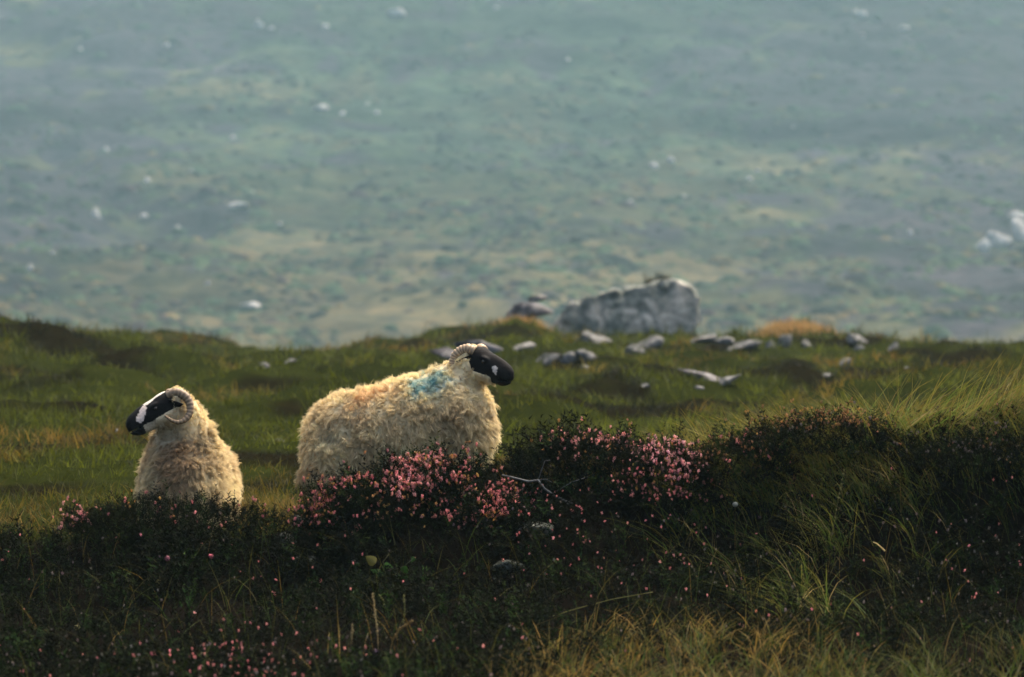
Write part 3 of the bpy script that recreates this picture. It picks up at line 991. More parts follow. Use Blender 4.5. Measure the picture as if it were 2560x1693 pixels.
# --- left sheep, facing the camera with its head turned to the left
lx, ly = (475 - 1280) * P22, 22.2
lz = (846.5 - 1405) * P22
def col_left(q, V, isn, C):
    white, pink, grey = np.array([0.66, 0.60, 0.50]), np.array([0.58, 0.42, 0.36]), np.array([0.52, 0.45, 0.32])
    m = (q[:, 0] > -0.03) & (q[:, 0] < 0.105) & (np.abs(q[:, 1]) < 0.026 + 0.01 * isn) & (q[:, 2] > 0.035)
    C[m] = white
    ab = np.array([0.056, -0.038]); t_ = np.clip(((q[:, 0] - 0.112) * ab[0] + (q[:, 2] - 0.046) * ab[1]) / (ab @ ab), 0, 1)
    m = np.hypot(q[:, 0] - 0.112 - t_ * ab[0], q[:, 2] - 0.046 - t_ * ab[1]) < 0.013 + 0.006 * t_ + 0.010 * isn
    C[m] = white * 0.55 + pink * 0.45
    m = (q[:, 2] < -0.034 + 0.012 * isn + 0.05 * np.clip(q[:, 0] - 0.1, 0, 1)) & (q[:, 0] < 0.165)
    C[m] = grey
    return C
def len_left(P, q):
    l = np.full(len(P), 0.048)
    hd = (np.linalg.norm(q, axis=1) < 0.20)
    l = 0.048 - 0.026 * sst(0.28, 0.16, np.linalg.norm(q, axis=1)) - 0.012 * sst(0.0, 0.06, q[:, 0]) * hd
    return l
def dye_left(P, q, g, cc):
    chest = np.exp(-((P[:, 0] + 0.06) / 0.17) ** 2) * sst(0.15, -0.25, P[:, 1]) * sst(0.86, 0.66, P[:, 2])
    dm = np.clip(0.95 * chest + 0.55 * g * chest + 0.25 * sst(0.4, 0.15, P[:, 2]), 0, 0.9)[:, None]
    cc = cc * (1 - dm) + np.array([0.27, 0.175, 0.09]) * dm
    jaw = ((np.linalg.norm(q - np.array([0.06, 0, -0.04]), axis=1) < 0.15) & (q[:, 2] < 0.0))[:, None] * 0.6
    return cc * (1 - jaw) + np.array([0.56, 0.48, 0.33]) * jaw
left_prims = [
    ('e', (-0.035, -0.26, 0.42), (0.165, 0.20, 0.235)), ('e', (-0.015, 0.02, 0.47), (0.202, 0.36, 0.235)), ('e', (0.0, 0.42, 0.44), (0.182, 0.28, 0.225)),
    ('e', (-0.012, -0.05, 0.36), (0.172, 0.30, 0.20)),
    ('c', (0.0, -0.17, 0.60), (-0.060, -0.25, 0.855), 0.134, 0.108)]
left_legs = []
for s in (-1, 1):
    left_legs += [('c', (-0.03 + s * 0.10, -0.24, 0.34), (-0.03 + s * 0.10, -0.25, 0.18), 0.06, 0.034), ('c', (-0.03 + s * 0.10, -0.25, 0.18), (-0.03 + s * 0.10, -0.25, 0.03), 0.030, 0.024), ('e', (-0.03 + s * 0.10, -0.27, 0.025), (0.03, 0.042, 0.028)),
                  ('c', (0.0 + s * 0.08, 0.44, 0.36), (0.0 + s * 0.08, 0.52, 0.22), 0.085, 0.036), ('c', (0.0 + s * 0.08, 0.52, 0.22), (0.0 + s * 0.08, 0.49, 0.03), 0.030, 0.024), ('e', (0.0 + s * 0.08, 0.475, 0.025), (0.03, 0.042, 0.028))]
make_sheep('sheep', 'unmarked cream sheep facing front with its black and white face turned left', (lx, ly, lz), left_prims, 0.07,
           (-0.112, -0.325, 0.912), (-0.83, -0.22, -0.48), 1.06, (-0.42, -0.60, -0.02), (0.42, 0.80, 1.10), col_left, len_left, dye_left,
           (1.0, 0.027, 0.95, (0.36, 0.245, 0.135)), 23, left_legs, 0.09)


# ------------------------------------------------------------------ vegetation
def sprig_protos(n=6, leaves=26):
    out = []
    r_ = np.random.default_rng(12)
    for i in range(n):
        V, F = [], []
        def ribbon(p0, p1, w):
            s = norm(np.cross(np.array(p1) - p0, r_.normal(size=3))) * w
            k = len(V)
            V.extend([np.array(p0) - s, np.array(p0) + s, np.array(p1)])
            F.append((k, k + 1, k + 2))
        stems = [(np.zeros(3), np.array([r_.uniform(-.12, .12), r_.uniform(-.12, .12), 1.0]))]
        for j in range(4):
            a = r_.random() * 6.28; h = r_.uniform(0.15, 0.6)
            p0 = stems[0][1] * h
            stems.append((p0, p0 + np.array([math.cos(a) * 0.28, math.sin(a) * 0.28, r_.uniform(0.2, 0.45)])))
        for p0, p1 in stems:
            ribbon(p0, p1, 0.014)
        for j in range(leaves):
            p0, p1 = stems[r_.integers(0, len(stems))] if j > 8 else stems[0]
            t = r_.uniform(0.15, 1.0)
            p = p0 + (p1 - p0) * t
            a = r_.random() * 6.28
            dd = np.array([math.cos(a), math.sin(a), r_.uniform(0.1, 1.1)])
            ribbon(p, p + norm(dd) * r_.uniform(0.09, 0.16), 0.022)
        out.append((np.array(V), np.array(F), None))
    return out


SPRIG = sprig_protos()
_o = np.array([(1, 0, 0), (-1, 0, 0), (0, 1, 0), (0, -1, 0), (0, 0, 1), (0, 0, -1)], float)
_of = np.array([(0, 2, 4), (2, 1, 4), (1, 3, 4), (3, 0, 4), (2, 0, 5), (1, 2, 5), (3, 1, 5), (0, 3, 5)])


def flower_protos(n=6):
    """a heather flower head: bells crowded round the top of a stalk"""
    out = []
    r_ = np.random.default_rng(31)
    for i in range(n):
        Vs, Fs, Cs, off = [], [], [], 0
        k = r_.integers(5, 9)
        for j in range(k):
            a = j * 2.4 + r_.uniform(-.4, .4); z = j / k
            c = np.array([math.cos(a) * 0.36, math.sin(a) * 0.36, z * 1.3 - 0.6]) * r_.uniform(0.7, 1.1)
            Vs.append(_o * np.array([0.26, 0.26, 0.36]) * r_.uniform(0.8, 1.2) + c); Fs.append(_of + off); off += 6
            Cs.append(np.full((6, 3), r_.uniform(0.75, 1.2)))
        out.append((np.concatenate(Vs), np.concatenate(Fs), np.concatenate(Cs)))
    return out


FLOWER = flower_protos()


def terr_normal(x, y):
    e = 0.04
    return norm(np.stack([ground(x - e, y) - ground(x + e, y), ground(x, y - e) - ground(x, y + e), np.full(np.shape(x), 2 * e)], -1))


def sprigs(P, d, S, col, sp=0.35):
    n = len(P)
    d = norm(d + rng.normal(size=(n, 3)) * sp)
    R = frames(d, rng.random(n) * 6.28)
    C = np.tile(np.array(col), (n, 1)) * rng.uniform(0.45, 1.6, (n, 1)) * (1 + rng.normal(size=(n, 3)) * 0.1)
    fresh = rng.random(n) < 0.18
    C[fresh] = C[fresh] * np.array([2.4, 3.6, 2.0])
    v = scatter(SPRIG, P, R, S, np.clip(C, 0.002, 1))
    return v, P + d * S[:, None]


def flowers(P, S, col, jit=0.25):
    n = len(P)
    R = frames(np.array([[0, 0, 1.0]]) + rng.normal(size=(n, 3)) * 0.4, rng.random(n) * 6.28)
    C = np.array(col) * (1 + rng.normal(size=(n, 1)) * jit) * (1 + rng.normal(size=(n, 3)) * 0.06)
    return scatter(FLOWER, P, R, S, np.clip(C, 0.01, 1))


PINK, ROSE, SPENT, RUST, GREYM = (0.62, 0.225, 0.205), (0.69, 0.31, 0.285), (0.46, 0.24, 0.07), (0.26, 0.12, 0.055), (0.14, 0.11, 0.10)
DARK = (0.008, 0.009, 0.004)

# heather mat over the whole bank: nobody could count it
n = 15000
px_ = rng.uniform(-3.5, 3.5, n); py_ = np.where(rng.random(n) < 0.3, rng.uniform(19.3, 20.5, n), rng.uniform(15.3, 20.95, n))
gy = sst(17.6, 16.6, py_) * sst(-0.2, 0.5, px_)         # grassy foot of the bank on the right
keep = rng.random(n) > 0.8 * gy
keep &= rng.random(n) < np.clip(0.75 + 1.6 * fbm(px_ * 1.8, py_ * 1.8, 8.0, 3), 0.45, 1)
keep &= ~((np.abs(px_ + 1.38) < 0.22) & (py_ > 20.2))
px_, py_ = px_[keep], py_[keep]
P = np.stack([px_, py_, ground(px_, py_) - 0.02], -1)
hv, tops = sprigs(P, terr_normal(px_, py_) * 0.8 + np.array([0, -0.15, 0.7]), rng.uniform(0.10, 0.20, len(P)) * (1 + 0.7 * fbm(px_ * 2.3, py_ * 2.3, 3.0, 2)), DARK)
fl_parts = [hv]
# the dry flower heads dotted over it
nm = rng.random(len(tops))
wz = fbm(tops[:, 0] * 1.4, tops[:, 1] * 1.4, 5.5, 3)
low = sst(18.2, 16.5, tops[:, 1])
rose = np.exp(-((tops[:, 0] - 0.45) / 0.6) ** 2 - ((tops[:, 1] - 19.6) / 0.7) ** 2)
pk = nm < (0.05 + 0.20 * low * sst(0.3, -1.0, tops[:, 0]) + 0.16 * sst(1.6, 2.4, tops[:, 0]) + 0.22 * rose + 0.35 * low * np.exp(-((tops[:, 0] + 1.1) / 0.35) ** 2)) * (1 + 1.5 * wz)
tp = tops[pk]
fl_parts.append(flowers(tp, rng.uniform(0.006, 0.012, len(tp)), np.where(rng.random((len(tp), 1)) < 0.22 + 0.7 * rose[pk][:, None] + 0.6 * np.exp(-((tp[:, :1] + 1.1) / 0.35) ** 2), np.array([PINK]), np.array([GREYM])), 0.35))
v, f, c = join(*fl_parts)
o = mesh_obj('heather_cover', v, f, M_heather, c, False)
tag(o, 'dark heather mat covering the shaded bank', kind='stuff')


def at(px, py):
    return hit([px], [py])[0]


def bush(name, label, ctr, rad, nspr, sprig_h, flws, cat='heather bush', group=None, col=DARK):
    """dome of heather: sprigs standing out of it and flower heads on their tips. flws: list of (count, size, colour, region fn)"""
    root = empty(name, ctr)
    u = rng.normal(size=(nspr, 3)); u[:, 2] = np.abs(u[:, 2]) * 0.9 + 0.02
    u = norm(u)
    rr = np.array(rad)
    lump = 1 + 0.42 * fbm(u[:, 0] * 2.6 + ctr[0] * 3, u[:, 1] * 2.2, u[:, 2] * 2.2, 3)
    p = u * rr * lump[:, None] * rng.uniform(0.72, 1.0, (nspr, 1))
    dn = norm(u / rr)
    (v, f, c), tips = sprigs(p, dn * 0.7 + np.array([0, 0, 0.55]), rng.uniform(0.7, 1.25, nspr) * np.where(rng.random(nspr) < 0.12, 1.8, 1) * sprig_h, col)
    fo = mesh_obj('foliage', v, f, M_heather, c, False, root)
    tag(fo, kind='stuff')
    parts = []
    for cnt, size, colr, reg in flws:
        w = np.clip(reg(tips), 0, None) * (tips[:, 2] > 0.02) + 1e-9
        cnt = min(cnt, int((w > 1e-6).sum()))
        if cnt <= 0: continue
        k = rng.choice(len(tips), cnt, replace=False, p=w / w.sum())
        q = tips[k] + rng.normal(size=(cnt, 3)) * 0.006
        parts.append(flowers(q, rng.uniform(0.75, 1.25, cnt) * size, colr))
        q2 = q[: cnt // 2] + rng.normal(size=(cnt // 2, 3)) * 0.012
        parts.append(flowers(q2, rng.uniform(0.6, 1.0, len(q2)) * size, colr))
    if parts:
        v, f, c = join(*parts)
        tag(mesh_obj('flowers', v, f, M_flower, c, False, root), kind='stuff')
    return tag(root, label, cat, group)


def blob(cx_, cz_, rx, rz):
    return lambda t: np.clip(1.3 - np.hypot((t[:, 0] - cx_) / rx, (t[:, 2] - cz_) / rz), 0, 1) ** 1.2


def fill(t):
    return np.clip(0.4 + 1.6 * fbm(t[:, 0] * 6, t[:, 1] * 6, t[:, 2] * 6 + 4, 2), 0.03, 2) * (t[:, 1] < 0.12)


Q = K * 20.2
def bpos(px, py, y):
    return ((px - 1280) * K * y, y, (846.5 - py) * K * y)


bush('heather_bush', 'wide dome of heather full of pink flowers in front of the standing sheep', bpos(1048, 1340, 20.2), (0.57, 0.38, 0.37), 2400, 0.085, [
    (200, 0.014, ROSE, blob(0.0, 0.34, 0.16, 0.10)), (180, 0.0135, PINK, blob(0.47, 0.19, 0.13, 0.10)), (330, 0.0125, PINK, fill), (260, 0.011, SPENT, fill),
    (90, 0.011, PINK, blob(-0.5, 0.12, 0.2, 0.12)), (70, 0.0115, PINK, blob(0.2, 0.12, 0.16, 0.06))])
bush('heather_bush', 'loose heather with tall pink flower spikes on the bank crest right of the standing sheep', bpos(1450, 1195, 20.5), (0.38, 0.25, 0.17), 800, 0.11, [
    (110, 0.0125, ROSE, blob(0.1, 0.2, 0.28, 0.14)), (60, 0.012, SPENT, blob(0.1, 0.16, 0.3, 0.14))])
bush('heather_bush', 'heather topped by the brightest dense pink bloom, on the crest at centre right', bpos(1665, 1270, 20.15), (0.27, 0.26, 0.30), 1100, 0.085, [
    (200, 0.013, (0.72, 0.36, 0.345), blob(0.03, 0.28, 0.17, 0.12)), (200, 0.0115, PINK, blob(-0.02, 0.10, 0.25, 0.16)), (50, 0.010, SPENT, fill)])
bush('heather_bush', 'dark heather hump with a few rusty seed heads under the tall right-hand grass', bpos(2060, 1140, 20.2), (0.46, 0.30, 0.15), 1300, 0.08, [
    (150, 0.0105, RUST, blob(-0.05, 0.27, 0.5, 0.12)), (70, 0.0105, SPENT, blob(0.0, 0.27, 0.5, 0.10)), (40, 0.0105, GREYM, fill)])
bush('heather_bush', 'dark heather slope with sparse dull pink heads between bright bloom and right hump', bpos(1850, 1215, 20.2), (0.30, 0.28, 0.24), 900, 0.08, [
    (40, 0.011, PINK, blob(0.05, 0.25, 0.3, 0.1)), (90, 0.010, RUST, fill), (40, 0.010, SPENT, fill)])
bush('heather_bush', 'low black heather cushion with few pink heads in front of the left sheep', bpos(420, 1340, 20.3), (0.58, 0.30, 0.16), 1300, 0.075, [
    (34, 0.012, ROSE, blob(-0.52, 0.12, 0.14, 0.1)), (26, 0.011, PINK, fill), (14, 0.010, SPENT, fill)])
bush('heather_bush', 'dark heather mound at the right edge below the hanging grass', bpos(2420, 1180, 20.1), (0.42, 0.32, 0.12), 1200, 0.08, [
    (60, 0.0095, GREYM, fill), (20, 0.010, RUST, fill)])

# grass --------------------------------------------------------------------
def tri_in(poly, n):
    """uniform photo-space points inside a polygon, used only to choose where on the real ground to plant"""
    poly = np.array(poly, float)
    lo_, hi_ = poly.min(0), poly.max(0)
    out = []
    while sum(map(len, out)) < n:
        p = rng.uniform(lo_, hi_, (n, 2))
        x, y = p[:, 0], p[:, 1]
        ins = np.zeros(n, bool)
        j = len(poly) - 1
        for i in range(len(poly)):
            xi, yi, xj, yj = *poly[i], *poly[j]
            ins ^= ((yi > y) != (yj > y)) & (x < (xj - xi) * (y - yi) / (yj - yi + 1e-12) + xi)
            j = i
        out.append(p[ins])
    return np.concatenate(out)[:n]


GREEN, YEL, GOLD, STRAW, OLIVE = np.array([0.045, 0.072, 0.012]), np.array([0.11, 0.105, 0.018]), np.array([0.21, 0.13, 0.028]), np.array([0.40, 0.30, 0.13]), np.array([0.06, 0.052, 0.014])


def pick_cols(n, cols, w):
    k = rng.choice(len(cols), n, p=np.array(w) / sum(w))
    return np.clip(np.array(cols)[k] * rng.uniform(0.7, 1.3, (n, 1)), 0, 1)


def plant(poly, n, h, w, lean_az, lean_sp, bend, cols, cw, tipc=None, clump=0.0, yr=(13, 24)):
    nc = max(1, int(n * (1 - clump))) if clump else n
    q = tri_in(poly, nc if not clump else max(8, int(n / 14)))
    if clump:
        q = q[rng.integers(0, len(q), n)] + rng.normal(size=(n, 2)) * np.array([14, 6])
    P = hit(q[:, 0], q[:, 1], yr[0], yr[1])
    P = P[~np.isnan(P[:, 0])]
    n = len(P)
    P[:, 2] = ground(P[:, 0], P[:, 1]) - 0.01
    a = lean_az + rng.normal(size=n) * lean_sp + 0.6 * fbm(P[:, 0] * 2, P[:, 1] * 2, 6.6, 2)
    lean = np.stack([np.cos(a), np.sin(a)], -1)
    H = rng.uniform(*h, n)
    tip = None if tipc is None else np.clip(np.array(tipc) * rng.uniform(0.7, 1.2, (n, 1)), 0, 1)
    return blades(P, H, rng.uniform(*w, n), lean, rng.uniform(*bend, n), pick_cols(n, cols, cw), tip)


LEFTW, RIGHTW = math.pi, 0.0
G = []
# top of the right bank: long wind-bent grass
def crest_grass(n, x0, x1, h, laz, cols, cw, yo=(20.25, 21.1)):
    nt = max(6, n // 22)
    cx_, cy_ = rng.uniform(x0, x1, nt), rng.uniform(*yo, nt)
    k = rng.integers(0, nt, n)
    P = np.stack([cx_[k] + rng.normal(size=n) * 0.07, cy_[k] + rng.normal(size=n) * 0.05, np.zeros(n)], -1)
    P[:, 2] = ground(P[:, 0], P[:, 1]) - 0.01
    a = laz + (rng.normal(size=nt) * 0.5)[k] + rng.normal(size=n) * 0.35
    hh = rng.uniform(*h, n) * rng.uniform(0.7, 1.15, nt)[k]
    return blades(P, hh, rng.uniform(0.003, 0.0065, n), np.stack([np.cos(a), np.sin(a)], -1), rng.uniform(0.3, 1.25, n), pick_cols(n, cols, cw), np.clip(GOLD * rng.uniform(0.7, 1.3, (n, 1)), 0, 1))


G.append(crest_grass(3000, 0.85, 2.1, (0.24, 0.48), 2.8, [GREEN * 2.0, YEL * 1.8, OLIVE], [5, 4, 1], (20.1, 20.65)))
G.append(crest_grass(3800, 1.9, 3.4, (0.32, 0.58), 0.15, [GREEN * 2.2, YEL * 1.9, OLIVE, GOLD, STRAW * 0.8], [6, 4, 1, 1, 1]))
G.append(crest_grass(1500, 1.5, 3.3, (0.22, 0.40), 2.4, [GREEN * 1.4, YEL * 1.3], [5, 4], (19.85, 20.25)))
# crest behind the flowers, golden
G.append(plant([(1180, 1170), (1400, 1150), (1780, 1170), (1760, 1230), (1200, 1220)], 3200, (0.10, 0.26), (0.003, 0.006), 2.9, 0.9, (0.2, 0.9), [GOLD, YEL, GREEN], [5, 3, 2], GOLD, 0.0))
# hollow between the sheep
G.append(plant([(560, 1240), (760, 1220), (780, 1310), (640, 1350), (520, 1330)], 2600, (0.06, 0.16), (0.003, 0.006), 2.0, 1.2, (0.2, 0.9), [GOLD, YEL, OLIVE], [4, 3, 3], GOLD))
# arching green tuft on the dark face, right
G.append(plant([(1700, 1290), (2150, 1200), (2420, 1300), (2300, 1560), (2050, 1640), (1800, 1570), (1690, 1430)], 680, (0.14, 0.44), (0.0025, 0.006), 2.9, 1.2, (0.4, 1.3), [GREEN * 1.3, YEL * 1.2, OLIVE, STRAW * 0.6], [5, 3, 3, 1], YEL * 1.3, 0.35))
# golden foot of the bank
G.append(plant([(1330, 1660), (1500, 1600), (1800, 1580), (2050, 1630), (2200, 1700), (2100, 1800), (1250, 1800), (1240, 1700)], 1700, (0.08, 0.26), (0.0025, 0.0055), 0.8, 1.6, (0.3, 1.3), [GOLD, OLIVE, YEL, GREEN], [4, 4, 3, 5], GOLD * 1.3, 0.6))
G.append(plant([(1700, 1690), (2560, 1650), (2600, 1800), (1600, 1800)], 900, (0.10, 0.3), (0.003, 0.006), 2.5, 1.2, (0.3, 1.2), [GREEN, OLIVE], [4, 3], YEL, 0.3))
# thin blades everywhere on the dark bank
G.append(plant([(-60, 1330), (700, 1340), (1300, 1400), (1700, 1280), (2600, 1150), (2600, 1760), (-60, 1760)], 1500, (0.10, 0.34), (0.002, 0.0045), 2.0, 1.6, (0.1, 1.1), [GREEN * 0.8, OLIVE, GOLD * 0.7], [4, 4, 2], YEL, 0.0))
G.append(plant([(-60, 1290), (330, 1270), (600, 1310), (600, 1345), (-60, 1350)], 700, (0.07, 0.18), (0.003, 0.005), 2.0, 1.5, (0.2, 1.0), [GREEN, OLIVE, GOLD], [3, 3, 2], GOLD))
v, f, c = join(*G)
o = mesh_obj('bank_grass', v, f, M_grass, c, False)
tag(o, 'long bent grass on the bank', kind='stuff')

# meadow beyond the bank: coarser tufts the farther off
n = 132000
yy = 21.2 * (112 / 21.2) ** rng.random(n)
half = 0.1333 * yy * 1.35 + 1.0
xx = rng.uniform(-1, 1, n) * half
nt = 9000                                                # two blades in three belong to a tussock
tyy = 21.2 * (112 / 21.2) ** rng.random(nt); txx = rng.uniform(-1, 1, nt) * (0.1333 * tyy * 1.35 + 1.0)
tk = rng.integers(0, nt, n); intk = rng.random(n) < 0.66
tr = rng.normal(size=(n, 2)) * (0.075 * (tyy / 30) ** 0.6)[tk][:, None]
xx = np.where(intk, txx[tk] + tr[:, 0], xx); yy = np.where(intk, np.maximum(tyy[tk] + tr[:, 1], 21.2), yy)
tcol = np.where(intk, rng.uniform(0.4, 1.9, nt)[tk], 0.75); th_ = np.where(intk, rng.uniform(0.9, 1.8, nt)[tk], 0.75)
hmv = heath_mask(xx, yy)
patch = fbm(xx * 0.9, yy * 0.4, 12.0, 3)
keep = rng.random(n) < np.clip(0.85 + 0.8 * patch, 0.5, 1.0)
xx, yy, hmv, patch, tcol, th_ = xx[keep], yy[keep], hmv[keep], patch[keep], tcol[keep], th_[keep]
n = len(xx)
P = np.stack([xx, yy, ground(xx, yy) - 0.01], -1)
sc = (yy / 30) ** 0.55
H = rng.uniform(0.05, 0.14, n) * sc * (1 + 0.8 * patch) * (1 - 0.35 * hmv) * th_
W = rng.uniform(0.006, 0.011, n) * (yy / 24) ** 1.15
gold = sst(0.12, 0.38, fbm(xx * 0.55, yy * 0.25, 21.0, 3) + 0.22 * sst(80, 94, yy) + 0.10 * sst(24.5, 22, yy) - 0.05)[:, None]
cg = np.array([0.053, 0.061, 0.005]) * (1 - gold) + np.array([0.115, 0.072, 0.014]) * gold
cg = cg * (1 + 0.45 * fbm(xx * 0.3, yy * 0.2, 31.0, 3))[:, None]
ch = np.array([0.013, 0.013, 0.004])
cc = (cg * (1 - hmv[:, None]) + ch * hmv[:, None]) * rng.uniform(0.7, 1.3, (n, 1)) * tcol[:, None]
a = rng.random(n) * 6.28
v, f, c = blades(P, H, W, np.stack([np.cos(a), np.sin(a)], -1), rng.uniform(0.2, 1.1, n), np.clip(cc, 0.005, 1), None, 3)
o = mesh_obj('meadow_grass', v, f, M_grass, c, False)
tag(o, 'green and brown moor grass of the meadow behind the sheep', kind='stuff')

# heather tuft on the boulder
bush('heather_tuft', 'small dark heather tuft growing on top of the largest boulder', (bx + 0.80, Yb + 0.05, bz + 1.12), (0.30, 0.25, 0.13), 260, 0.14, [], 'heather tuft')
# orange grass tussocks on the crest
for px, py, wd, lab in ((1305, 800, 0.75, 'orange brown grass tussock beside the dark rock left of the largest boulder'), (1985, 838, 0.8, 'orange grass tussock over the upright stone on the right crest')):
    x0 = (px - 1280) * K * 87
    root = empty('grass_tussock', (x0, 87.0, float(ground(x0, 87.0))))
    k = 900
    p = np.stack([rng.normal(size=k) * wd * 0.5, rng.normal(size=k) * 0.4, np.zeros(k)], -1)
    p[:, 2] = ground(p[:, 0] + x0, p[:, 1] + 87.0) - root.location.z - 0.02
    a = rng.random(k) * 6.28
    v, f, c = blades(p, rng.uniform(0.2, 0.42, k), rng.uniform(0.02, 0.04, k), np.stack([np.cos(a), np.sin(a)], -1), rng.uniform(0.2, 0.9, k), pick_cols(k, [np.array([0.36, 0.20, 0.07]), np.array([0.28, 0.19, 0.07])], [1, 1]), None, 3)
    tag(mesh_obj('blades', v, f, M_grass, c, False, root), kind='stuff')
    tag(root, lab, 'grass tussock')

# ------------------------------------------------------------------ small single things on the bank
stones = [
    (1330, 1335, 95, 42, 'grey lichened stone showing under the bare twigs right of the pink dome', -0.15),
    (1275, 1428, 70, 30, 'dim mossy stone sunk in the dark bank below the lichened one', 0.1),
    (718, 1368, 46, 34, 'mossy greenish stone below the pale oblong one left of the pink dome', -0.35),
    (742, 1412, 26, 20, 'left grey pebble of the two under the mossy greenish stone', 0.0),
    (777, 1414, 22, 22, 'right grey pebble of the two under the mossy greenish stone', 0.0),
    (886, 1418, 26, 22, 'yellowish lichened pebble left of the yellow leaf', 0.0),
    (890, 1478, 50, 26, 'bluish green stone glinting low in the bank under the leafy sprig', 0.1),
]
for i, (px, py, w, h, lab, tl) in enumerate(stones):
    P = at(px, py); q = K * P[1]
    rock('stone', (P[0], P[1] - 0.05, P[2] + 0.03), (w * 0.6 * q, w * 0.45 * q, h * 0.65 * q), 700 + i, M_stone, 3, 0.2, tl, lab, 'stone')
P = at(766, 1328); q = K * P[1]
rock('stone', (P[0], P[1] - 0.10, P[2] + 0.05), (30 * q, 13 * q, 12 * q), 750, M_rock_pale, 3, 0.0, -0.62, 'pale oblong stone tilted on the bank just left of the pink dome', 'stone')


def leaf_mesh(L_, W_, fold, droop):
    nu, nv = 8, 5
    u = np.linspace(0, 1, nu); w = np.linspace(-1, 1, nv)
    U, Wv = np.meshgrid(u, w, indexing='ij')
    wid = W_ * np.sin(np.pi * U ** 0.8) ** 0.8
    V = np.stack([Wv * wid, U * L_, fold * np.abs(Wv) * wid - droop * U ** 2 * L_], -1).reshape(-1, 3)
    q_ = np.array([(i * nv + j, i * nv + j + 1, (i + 1) * nv + j + 1, (i + 1) * nv + j) for i in range(nu - 1) for j in range(nv - 1)])
    V2 = V - np.array([0, 0, 0.0012])
    return np.concatenate([V, V2]), np.concatenate([q_, q_[:, ::-1] + nu * nv])


P = at(960, 1450)
root = empty('leafy_sprig', P)
root.location.y -= 0.10
q = K * P[1]
stem_pts = np.array([(0, 0, 0.0), (0.01, -0.02, 0.05), (0.0, -0.03, 0.10), (0.03, -0.03, 0.14)])
v, f = tube(stem_pts, [0.003, 0.0028, 0.0022, 0.0015], 6)
mesh_obj('stem', v, f, M_leaf, np.tile(np.array([0.10, 0.09, 0.03]), (len(v), 1)), True, root)
for (dx, dz, L_, W_, rz, tx, colr, lab) in [
    (-0.038 * 1, 0.092, 0.060, 0.026, 2.2, 1.0, (0.20, 0.17, 0.03), 'yellowing leaf'), (0.005, 0.085, 0.060, 0.016, -1.25, 0.5, (0.06, 0.15, 0.025), None),
    (0.0, 0.035, 0.085, 0.019, 1.9, 0.55, (0.07, 0.15, 0.025), None), (0.10, 0.075, 0.050, 0.018, -0.5, 0.7, (0.07, 0.18, 0.025), None),
    (0.055, 0.030, 0.045, 0.017, -1.3, 0.8, (0.07, 0.16, 0.04), None), (0.105, 0.028, 0.036, 0.017, -0.9, 0.9, (0.08, 0.20, 0.04), None), (0.160, 0.125, 0.032, 0.011, 0.6, 0.9, (0.06, 0.15, 0.025), None)]:
    v, f = leaf_mesh(L_, W_, 0.35, 0.35)
    Rm = np.array(Matrix.Rotation(rz, 3, 'Y') @ Matrix.Rotation(-tx, 3, 'X'))
    v = v @ Rm.T + np.array([dx, -0.05, dz])
    lf = mesh_obj('leaf', v, f, M_leaf, np.tile(np.array(colr), (len(v), 1)), True, root)
    if lab: lf['label'] = lab
v, f = tube(np.array([(0.0, -0.03, 0.09), (0.06, -0.04, 0.06), (0.11, -0.045, 0.08), (0.16, -0.05, 0.125)]), 0.0016, 5)
mesh_obj('stem', v, f, M_leaf, np.tile(np.array([0.06, 0.07, 0.03]), (len(v), 1)), True, root)
tag(root, 'leafy sprig with bright green leaves and one yellow leaf under the pink dome', 'plant')


def path3(pts, y, dy=0.0):
    return np.array([((a - 1280) * K * y, y + dy * i, (846.5 - b_) * K * y) for i, (a, b_) in enumerate(pts)])


# bleached branch
base = at(1330, 1245)
yb2 = base[1] - 0.12
main = path3([(1255, 1188), (1290, 1196), (1322, 1204), (1345, 1200), (1362, 1222), (1380, 1235), (1410, 1250), (1432, 1258)], yb2, -0.008)
v, f = tube(main - main[3], [0.004, 0.005, 0.006, 0.006, 0.006, 0.006, 0.005, 0.003], 6)
o = mesh_obj('dead_branch', v, f, M_wood, None, True, None, main[3])
tag(o, 'bleached crooked branch lying over dark heather right of the pink dome', 'branch')
for pts in ([(1345, 1200), (1352, 1180), (1362, 1152), (1375, 1150)], [(1345, 1200), (1366, 1198), (1380, 1206)], [(1410, 1250), (1450, 1290), (1405, 1320)], [(1322, 1290), (1360, 1275), (1420, 1262)], [(1380, 1235), (1430, 1205), (1470, 1192)]):
    pt = path3(pts, yb2, -0.01) - main[3]
    v, f = tube(pt, np.linspace(0.003, 0.0015, len(pt)), 5)
    mesh_obj('twig', v, f, M_wood, None, True, o)


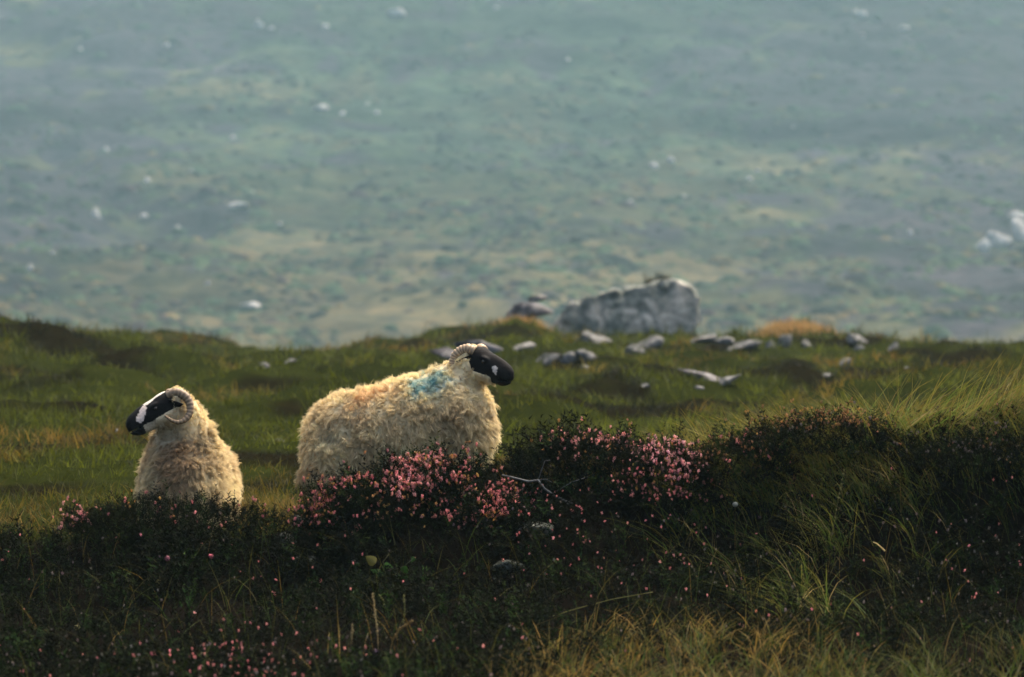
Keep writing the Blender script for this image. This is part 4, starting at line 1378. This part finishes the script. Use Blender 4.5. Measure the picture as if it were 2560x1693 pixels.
def stalk(label, pts, y_off, r0, colr, head=None, name='grass_stalk', cat='grass stalk', hcol=None):
    g = at(*pts[0])
    y = g[1] - y_off
    pp = path3(pts, y, -0.004)
    org = pp[0].copy()
    k = len(pp)
    tt = np.linspace(0, k - 1, k * 5)
    sm = np.stack([np.interp(tt, np.arange(k), pp[:, i]) for i in range(3)], -1) - org
    v, f = tube(sm, np.linspace(r0, r0 * 0.5, len(sm)), 5)
    o = mesh_obj(name, v, f, M_leaf, np.tile(np.array(colr), (len(v), 1)), True, None, org)
    tag(o, label, cat)
    if head == 'ear':                                   # grass seed head: grains up the top third
        P = sm[int(len(sm) * 0.35):]
        P = P[rng.integers(0, len(P), 90)] + rng.normal(size=(90, 3)) * 0.002
        R = frames(np.array([[0, 0, 1.0]]) + rng.normal(size=(90, 3)) * 0.5, rng.random(90) * 6.28)
        v, f, c = scatter([(_o * np.array([0.35, 0.35, 1.0]), _of, None)], P, R, rng.uniform(0.004, 0.008, 90), np.tile(np.array(STRAW if hcol is None else hcol), (90, 1)))
        tag(mesh_obj('seed_head', v, f, M_leaf, c, False, o), kind='stuff')
    if head == 'bud':
        V, F = ICO[2]
        V = V * np.array([0.016, 0.016, 0.014]) * (1 + 0.15 * fbm(V[:, 0] * 4, V[:, 1] * 4, V[:, 2] * 4, 2))[:, None] + sm[-1]
        mesh_obj('flower_head', V, F, M_leaf, np.tile(np.array(hcol), (len(V), 1)), True, o)
    if head == 'tuft':
        k2 = 70
        d = norm(rng.normal(size=(k2, 3)) + np.array([0, 0, 0.3]))
        R = frames(d, rng.random(k2) * 6.28)
        v, f, c = scatter([(_o * np.array([0.2, 0.2, 1.0]) + np.array([0, 0, 0.8]), _of, None)], np.tile(sm[-1], (k2, 1)), R, np.full(k2, 0.009), np.array(hcol) * rng.uniform(0.7, 1.2, (k2, 1)))
        tag(mesh_obj('flower_head', v, f, M_flower, c, False, o), kind='stuff')
    return o


stalk('upright straw coloured grass stalk with seeds, under the leafy sprig', [(946, 1640), (944, 1585), (938, 1530), (932, 1485)], 0.10, 0.0022, STRAW, 'ear')
stalk('dimmer curved grass stalk right next to the upright straw one', [(966, 1545), (962, 1520), (957, 1500), (948, 1488)], 0.10, 0.002, GREEN, 'ear', hcol=YEL * 1.2)
stalk('pair-topped thin green stalk right of the curved grass stalk', [(1008, 1600), (1006, 1560), (1012, 1525), (1009, 1490)], 0.10, 0.0018, GREEN, 'ear', hcol=YEL * 1.3)
stalk('leaning straw stalk with seeds at the bottom left of middle', [(972, 1640), (982, 1600), (1000, 1572), (1030, 1552)], 0.10, 0.002, GOLD, 'ear', hcol=GOLD)
stalk('short seed stalk standing left of the upright straw one', [(878, 1640), (879, 1610), (880, 1585), (881, 1562)], 0.10, 0.0018, OLIVE, 'ear', hcol=STRAW * 0.8)
stalk('long straight pale grass stem slanting up across the dark bank', [(1338, 1555), (1430, 1525), (1530, 1498), (1632, 1480)], 0.30, 0.0026, YEL * 1.3, None)
stalk('bright pale blade bent over in the green tuft at right', [(2212, 1378), (2202, 1368), (2192, 1359), (2182, 1355)], 0.25, 0.0045, STRAW * 1.5, None)
stalk('upright greenish seed stalk rising through the green tuft at right', [(2076, 1352), (2085, 1310), (2095, 1250), (2110, 1175)], 0.30, 0.0024, YEL, 'ear', hcol=YEL * 1.4)
stalk('tall thin stem rising against the meadow at the top of the right bank', [(2428, 1010), (2428, 960), (2427, 910), (2426, 868)], 0.0, 0.0022, OLIVE * 1.4, None)
stalk('golden hanging seed stalk arching over the pink bloom at centre right', [(1660, 1130), (1672, 1085), (1690, 1055), (1725, 1050), (1750, 1056)], 0.0, 0.002, GOLD, 'ear', hcol=GOLD * 1.2)
stalk('lone yellow flower bud low in the left of the bank', [(205, 1590), (198, 1580), (193, 1569)], 0.14, 0.002, OLIVE, 'bud', 'flower_bud', 'flower', (0.24, 0.20, 0.05))
stalk('yellow flower bud in the bank below the left sheep', [(412, 1480), (405, 1468), (397, 1456)], 0.14, 0.002, OLIVE, 'bud', 'flower_bud', 'flower', (0.25, 0.20, 0.04))
stalk('pink thistle-like flower head in the bank under the left sheep', [(455, 1440), (436, 1415), (419, 1396)], 0.14, 0.0025, GREEN, 'tuft', 'thistle_flower', 'flower', (0.55, 0.22, 0.26))
stalk('small bright pink flower in the bank between the sheep', [(532, 1420), (530, 1405), (527, 1391)], 0.14, 0.002, GREEN, 'tuft', 'thistle_flower', 'flower', (0.68, 0.18, 0.24))
stalk('pale mauve round flower head near the bottom edge left of middle', [(940, 1660), (940, 1645), (940, 1631)], 0.14, 0.002, GREEN, 'tuft', 'thistle_flower', 'flower', (0.45, 0.30, 0.42))
stalk('small white flower on a green leaf in the dark right bank', [(1855, 1285), (1848, 1272), (1838, 1261)], 0.2, 0.002, GREEN, 'bud', 'white_flower', 'flower', (0.4, 0.39, 0.32))
